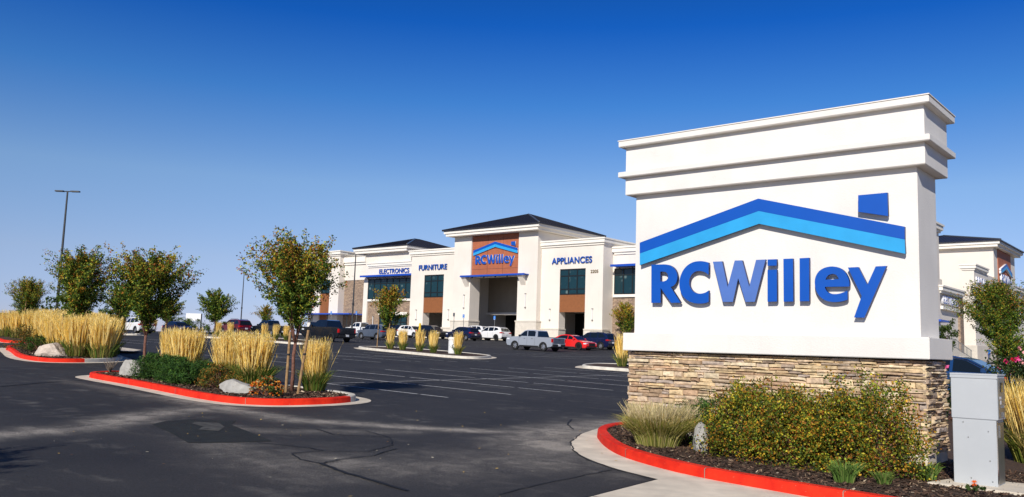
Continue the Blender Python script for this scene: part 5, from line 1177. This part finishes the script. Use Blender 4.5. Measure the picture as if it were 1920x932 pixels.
# ornamental grasses
def grass_mesh(h, n_pl, n_bl, rb, spread, seed, pw=.030, pal=None, gpal=None, bl_h=.6, glean=.5, plume0=.5, bw=1.25, fluff=3):
    rng = np.random.default_rng(seed); Q = []; Cc = []
    pal = pal or [(.92, .68, .18), (.97, .80, .33), (.74, .48, .08), (.94, .77, .34)]; gpal = gpal or [(.06, .13, .02), (.13, .20, .03), (.32, .27, .06)]
    def strips(n, hh, r0, lean, w_, pal_, z0=0, wtop=.0):
        a = rng.uniform(0, 6.283, n); rr = np.sqrt(rng.uniform(0, 1, n)) * r0; H = hh * rng.uniform(.60, 1.10, n)
        base = np.stack([np.cos(a) * rr, np.sin(a) * rr, np.zeros(n)], 1)
        d = np.stack([np.cos(a), np.sin(a), np.zeros(n)], 1) * (rr / r0 * lean + rng.normal(0, lean * .18, n))[:, None] + rng.standard_t(4, size=(n, 3)) * [.045, .045, 0]
        f = rng.uniform(0, 6.283, n); s = np.stack([np.cos(f), np.sin(f), np.zeros(n)], 1)
        return base, d, s, H
    # plumes: stem + head
    b, d, s, H = strips(n_pl, h, rb, spread, 0, pal)
    P = lambda t, dd=d, bb=b, HH=H: bb + dd * (HH * t ** 1.3)[:, None] + np.stack([0 * HH, 0 * HH, HH * t], 1)
    P = lambda t: b + d * (H * (t ** 1.3))[:, None] + np.stack([0 * H, 0 * H, H * t], 1)
    sw = .0035
    Q.append(np.stack([P(.05) - s * sw, P(.05) + s * sw, P(plume0 + .1) + s * sw, P(plume0 + .1) - s * sw], 1)); Cc.append(pick([(.45, .33, .12), (.30, .27, .08)], [2, 1], n_pl, rng))
    for off in (0, 1):
        s2 = s if off == 0 else np.stack([-s[:, 1], s[:, 0], s[:, 2]], 1)
        W_ = pw * rng.uniform(.22, .75, n_pl)[:, None]
        Q.append(np.stack([P(plume0), P(plume0 + .2) + s2 * W_, P(1.0), P(plume0 + .2) - s2 * W_], 1)); Cc.append(pick(pal, [3, 3, 1.5, 2], n_pl, rng, .2))
    for q in range(fluff):
        t_ = rng.uniform(plume0 + .06, 1.0, n_pl); t0 = t_[:, None]
        ctr = b + d * (H * (t_ ** 1.3))[:, None] + np.stack([0 * H, 0 * H, H * t_], 1)
        u = rng.normal(size=(n_pl, 3)) * [.28, .28, 0] + [0, 0, 1]; u /= np.linalg.norm(u, axis=1)[:, None]; f_ = rng.uniform(0, 6.283, n_pl); s3 = np.stack([np.cos(f_), np.sin(f_), 0 * f_], 1)
        l_ = rng.uniform(.025, .055, n_pl)[:, None] * h; w3 = rng.uniform(.003, .007, n_pl)[:, None] * (pw / .02); o3 = s3 * rng.uniform(0, .010, n_pl)[:, None]
        Q.append(np.stack([ctr + o3 - u * l_, ctr + o3 + s3 * w3, ctr + o3 * 2.5 + u * l_, ctr + o3 - s3 * w3], 1)); Cc.append(pick(pal, [3, 3, 1.5, 2], n_pl, rng, .3))
    plumes = (np.concatenate(Q).reshape(-1, 3), np.concatenate(Cc))
    Q = []; Cc = []
    b, d, s, H = strips(n_bl, h * bl_h, rb * 1.1, glean, 0, gpal)
    pt = [.0, .4, .75, 1.0]
    def Pb(t): return b + d * (H * t ** 1.6)[:, None] + np.stack([0 * H, 0 * H, H * (t - .32 * t ** 3)], 1)
    for i in range(3):
        w0, w1 = (.007, .007, .005)[i] * bw, (.007, .005, .001)[i] * bw
        Q.append(np.stack([Pb(pt[i]) - s * w0, Pb(pt[i]) + s * w0, Pb(pt[i + 1]) + s * w1, Pb(pt[i + 1]) - s * w1], 1)); Cc.append(pick(gpal, [3, 3, 2], n_bl, rng, .3))
    # same colour along one blade
    c0 = Cc[0]; Cc = [c0, c0 * 1.05, c0 * 1.15 + [.03, .02, 0]]
    return plumes, (np.concatenate(Q).reshape(-1, 3), np.concatenate(Cc))
def grass_proto(*a, **k):
    p, bl = grass_mesh(*a, **k); root = empty('feather_reed_grass')
    quads_mesh('plumes', *p, M['grass'], root); quads_mesh('blades', *bl, M['grass'], root); return root
near = [grass_proto(1.2, 1050, 700, .24, .10, 200 + i, pw=.018, plume0=.38, fluff=5, bw=.9) for i in range(3)]
far = [grass_proto(1.38, 420, 150, .32, .12, 210 + i, pw=.032, plume0=.34, fluff=3) for i in range(3)]
tuf = [grass_proto(1.25, 280, 160, .15, .08, 220 + i, pw=.035, plume0=.35) for i in range(2)]
used = set()
def grass(protos, i, x, y, s, label, group, rz=None, sz=None):
    p = protos[i % len(protos)]
    o = p if id(p) not in used else copy_tree(p); used.add(id(p))
    return put(o, 'feather_reed_grass', x, y, gz(x, y) + .09, label, 'ornamental grass', group, s, rz if rz is not None else (i * 1.7) % 6, sz)
G2 = 'golden reed grass clumps on the nearest island'
for i, (x, y, s, sz, lab) in enumerate([(-22.5, 12.35, 1.1, .98, 'golden grass clump farthest left on the nearest island, above the dwarf pines'), (-21.5, 12.15, 1.2, 1.0, 'golden grass clump second from the left, merging with its left neighbour'), (-19.2, 12.0, 1.15, 1.0, 'golden grass clump just behind the orange-green spirea'),
        (-17.75, 11.75, 1.2, 1.02, 'pale golden grass clump directly behind the flat grey boulder'), (-16.25, 12.35, .85, .95, 'narrow half-green grass clump behind the leaning stake')]):
    grass(near, i, x, y, s, lab, G2, None, sz)
rg = random.Random(4)
def scatter(n, poly, protos, s0, s1, label, group, mind=.6):
    P_ = [Vector(p) for p in poly]; xs_ = [p.x for p in P_]; ys_ = [p.y for p in P_]; got = []; tries = 0
    while len(got) < n and tries < 6000:
        tries += 1; x, y = rg.uniform(min(xs_), max(xs_)), rg.uniform(min(ys_), max(ys_))
        if in_poly(x, y, P_) and all((x - a) ** 2 + (y - b) ** 2 > mind ** 2 for a, b in got): got.append((x, y))
    for i, (x, y) in enumerate(got): grass(protos, i, x, y, rg.uniform(s0, s1), label, group, rg.uniform(0, 6))
scatter(30, [(-37.2, 14.6), (-33.5, 13.9), (-30.6, 13.3), (-30.2, 13.9), (-31.5, 15.0), (-34.5, 15.9), (-38.3, 16.3), (-39.6, 15.8)], far, .9, 1.05, 'golden reed grass clump in the dense bed behind the pale boulder', 'grasses massed on the boulder island', .55)
scatter(16, [(-55, 19.2), (-50, 18.3), (-47.4, 17.8), (-47.3, 19), (-50, 21.3), (-55, 22.2)], far, .95, 1.15, 'golden reed grass clump massed on the leftmost island', 'grasses massed on the leftmost island', .65)
scatter(26, [(-79.5, 30.5), (-68.5, 31.2), (-68.3, 33.3), (-79.5, 35.2)], far, 1.0, 1.2, 'golden reed grass clump in the far bed around the dark green tree', 'grasses massed in the far bed', .7)
scatter(22, [(-52, 20.5), (-62, 23.5), (-65, 27.8), (-56, 25.3)], far, 1.0, 1.2, 'golden reed grass clump in the middle-distance bed between the two left trees', 'grasses massed in the middle-distance bed', .8)
scatter(5, [(-93, 46), (-90.8, 46.2), (-91, 47.4), (-93.5, 47)], far, 1.0, 1.2, 'golden reed grass by the tail of the navy sedan', 'grasses by the navy sedan', .5)
for i, (x, y, lab) in enumerate([(-41.35, 37.2, 'first grass tuft right of the sapling'), (-39.9, 36.9, 'second grass tuft right of the sapling'), (-38.1, 36.6, 'third grass tuft right of the sapling'), (-36.2, 35.9, 'grass tuft touching the litter bin on its left'), (-34.2, 35.9, 'grass tuft touching the litter bin on its right')]):
    grass(tuf, i, x, y, 1.0, lab + ', on the litter-bin island', 'grass tufts on the litter-bin island')
for i, (x, y, lab) in enumerate([(-65.2, 39.5, 'grass tuft in front of the maroon SUV\'s front door'), (-63.6, 39.6, 'grass tuft in front of the maroon SUV\'s rear wheel'), (-59.4, 40.0, 'narrow grass tuft before the black-blue pickup\'s front wheel'), (-57.8, 40.0, 'tallest pale grass tuft before the black-blue pickup'), (-56.4, 40.0, 'grass tuft before the pickup, left of the nearest tree')]):
    grass(tuf, i, x, y, .92, lab, 'grass tufts on the far long island')
grass(tuf, 0, -22.7, 35.2, 1.2, 'single golden grass tuft at the left edge of the stone sign base', None)
big = grass_proto(1.02, 1100, 800, .36, .22, 260, pw=.012, plume0=.45, fluff=5, gpal=[(.12, .16, .02), (.22, .22, .04), (.35, .28, .08)])
put(big, 'feather_reed_grass', -2.15, 14.4, gz(-2.2, 14.4) + .09, 'tall yellow grass clump right of the grey cabinet', 'ornamental grass', None, 1.12)
b2 = copy_tree(big); put(b2, 'feather_reed_grass', -1.6, 13.7, gz(-1.6, 13.7) + .09, 'yellow grass clump cut by the right edge of the picture', 'ornamental grass', None, 1.05, 2)
# pale fountain grass in the front bed
ft, fb = grass_mesh(.62, 850, 4600, .32, .62, 300, pw=.011, bw=.7, pal=[(.58, .50, .26), (.68, .58, .34), (.45, .38, .16), (.55, .45, .26)], gpal=[(.20, .23, .04), (.42, .38, .10), (.58, .49, .20)], bl_h=1.0, glean=.7, plume0=.68)
fg = empty('fountain_grass', (-6.55, 11.15, gz(-6.5, 11.1) + .09), 0, 'straw-coloured mound of fine arching grass at the front left corner of the sign', 'ornamental grass'); fg.scale = (.85, .85, .95)
fg['kind'] = 'thing'; quads_mesh('plumes', *ft, M['grass'], fg); quads_mesh('blades', *fb, M['grass'], fg)
for i, (x, y, s, lab) in enumerate([(-3.56, 10.2, 1.0, 'green blade tuft in the bark in front of the middle shrub'), (-3.2, 10.45, .62, 'small thin green blade tuft left of the concrete lump'), (-2.95, 11.25, .9, 'thin green tuft at the foot of the right-hand shrub, by the cabinet')]):
    p, bl = grass_mesh(.34, 12, 230 if i < 2 else 120, .09, .4, 310 + i, pw=.006, bl_h=1.0, glean=.5, gpal=[(.09, .17, .03), (.14, .24, .05), (.25, .28, .08)])
    o = empty('grass_tuft', (x, y, gz(x, y) + .09), 0, lab, 'grass tuft', 'green tufts in the front bed'); o.scale = (s, s, s); o['kind'] = 'thing'
    quads_mesh('blades', *bl, M['grass'], o)
# dead twiggy shrub and boulders
tw = empty('dry_shrub', (-23.15, 10.9, gz(-23.2, 11.1) + .1), 0, 'bare grey twiggy shrub at the left tip of the nearest island', 'shrub')
b = MB(); r2 = random.Random(2)
for i in range(36):
    a = r2.uniform(0, 6.28); l = r2.uniform(.15, .36); e = Vector((math.cos(a) * l * .6, math.sin(a) * l * .6, l)); m_ = e * .5 + Vector((r2.uniform(-.05, .05), r2.uniform(-.05, .05), .03))
    b.tube([(0, 0, 0), m_, e, e * 1.15 + Vector((r2.uniform(-.06, .06), r2.uniform(-.06, .06), .03))], [.006, .005, .003, .001], 4, cap=False)
b.build('branches', mat('dry_twigs', (.22, .17, .12), .9), tw)
def boulder(x, y, sx, sy, sz, seed, m, label, rz=0, zo=0):
    bm = bmesh.new(); bmesh.ops.create_icosphere(bm, subdivisions=4, radius=1); rr = random.Random(seed)
    planes = [(Vector((rr.gauss(0, 1), rr.gauss(0, 1), rr.gauss(0, .8))).normalized(), rr.uniform(.62, .88)) for _ in range(16)]
    from mathutils import noise as mn
    for v in bm.verts:
        p = v.co.copy()
        for n_, d in planes:
            e = p.dot(n_) - d
            if e > 0: p -= n_ * e
        p += v.co * (mn.noise(v.co * 2.3 + Vector((seed, 0, 0))) * .07 + mn.noise(v.co * 7 + Vector((0, seed, 0))) * .03)
        v.co = Vector((p.x * sx, p.y * sy, max(p.z, -.35) * sz))
    me = bpy.data.meshes.new('boulder'); bm.to_mesh(me); bm.free(); me.materials.append(m)
    o = bpy.data.objects.new('boulder', me); col.objects.link(o); o.location = (x, y, gz(x, y) + .1 + sz * .3 + zo); o.rotation_euler.z = rz
    tag(o, label, 'boulder')
boulder(-31.75, 12.85, .78, .5, .42, 5, M['rock'], 'pale cream boulder in front of the dense yellow grass bed')
boulder(-21.95, 10.95, .42, .32, .40, 9, M['rock_grey'], 'grey upright boulder left of the dwarf pines')
boulder(-16.55, 10.55, .58, .34, .22, 14, M['rock_grey'], 'long flat grey boulder beside the orange mum', .1)
boulder(-5.85, 11.12, .14, .15, .30, 17, M['rock_grey'], 'white upright rock between the straw grass and the shrubs', .4)

# lawn behind the rose bush
lw = MB(); lw.add([(-22, 52, .6), (-2, 52, .6), (-2, 84, .9), (-20, 84, 1), (-20, 56, 1.42), (-4, 56, 1.38), (-4, 80, 1.62), (-18.5, 80, 1.62)], [(0, 1, 5, 4), (1, 2, 6, 5), (2, 3, 7, 6), (3, 0, 4, 7), (4, 5, 6, 7)])
lw.build('lawn', M['lawn'])['kind'] = 'structure'
lw = MB(); lw.box(-21, 4, 81, 92, .8, 1.66); lw.build('footpath', M['concrete'])['kind'] = 'structure'
# person walking towards the side door
def person(x, y, z, rz, s):
    root = empty('person', (x, y, z), rz, 'person seen from behind in a blue shirt and jeans walking by the ramp railing', 'person')
    J = {'pel': (0, 0, .95, .15, .11), 'bel': (0, 0, 1.1, .15, .11), 'che': (0, .01, 1.32, .18, .12), 'nek': (0, .01, 1.5, .06, .06), 'hed': (0, 0, 1.62, .085, .095), 'top': (0, 0, 1.72, .07, .08),
         'sl': (-.18, .01, 1.44, .06, .06), 'el': (-.24, .04, 1.17, .045, .045), 'hl': (-.25, -.04, .93, .035, .035), 'fl': (-.25, -.07, .83, .025, .035), 'sr': (.18, .01, 1.44, .06, .06), 'er': (.24, .0, 1.17, .045, .045), 'hr': (.25, -.14, .96, .035, .035), 'fr': (.25, -.19, .87, .025, .035),
         'tl': (-.1, 0, .86, .095, .1), 'kl': (-.1, -.1, .48, .065, .065), 'al': (-.1, .02, .09, .045, .045), 'ol': (-.1, -.13, .04, .04, .035), 'tr': (.1, 0, .86, .095, .1), 'kr': (.1, .08, .48, .065, .065), 'ar': (.1, .24, .12, .045, .045), 'or': (.1, .12, .04, .04, .035)}
    E_ = [('pel', 'bel'), ('bel', 'che'), ('che', 'nek'), ('nek', 'hed'), ('hed', 'top'), ('che', 'sl'), ('sl', 'el'), ('el', 'hl'), ('hl', 'fl'), ('che', 'sr'), ('sr', 'er'), ('er', 'hr'), ('hr', 'fr'), ('pel', 'tl'), ('tl', 'kl'), ('kl', 'al'), ('al', 'ol'), ('pel', 'tr'), ('tr', 'kr'), ('kr', 'ar'), ('ar', 'or')]
    ks = list(J); me = bpy.data.meshes.new('body'); me.from_pydata([J[k][:3] for k in ks], [(ks.index(a), ks.index(b_)) for a, b_ in E_], [])
    o = bpy.data.objects.new('body', me); col.objects.link(o); md = o.modifiers.new('s', 'SKIN'); md.use_smooth_shade = True
    sv_ = me.skin_vertices[0].data
    for i, k in enumerate(ks): sv_[i].radius = J[k][3:5]; sv_[i].use_root = k == 'pel'
    o.modifiers.new('u', 'SUBSURF').levels = 2
    bpy.context.view_layer.update(); m2 = bpy.data.meshes.new_from_object(o.evaluated_get(bpy.context.evaluated_depsgraph_get())); o.modifiers.clear(); o.data = m2
    for m_ in (M['skin'], M['shirt'], M['jeans'], M['hair']): m2.materials.append(m_)
    for p in m2.polygons:
        c = p.center; p.material_index = 3 if (c.z > 1.58 and (c.y > -.02 or c.z > 1.68)) or c.z < .09 else 1 if (c.z > .93 and c.z < 1.5 and (abs(c.x) < .2 or c.z > 1.2)) else 2 if c.z <= .96 and abs(c.x) < .2 else 0
    o.parent = root; root.scale = (s, s, s); return root
person(-23.6, 118, 2.12, .4, .87)
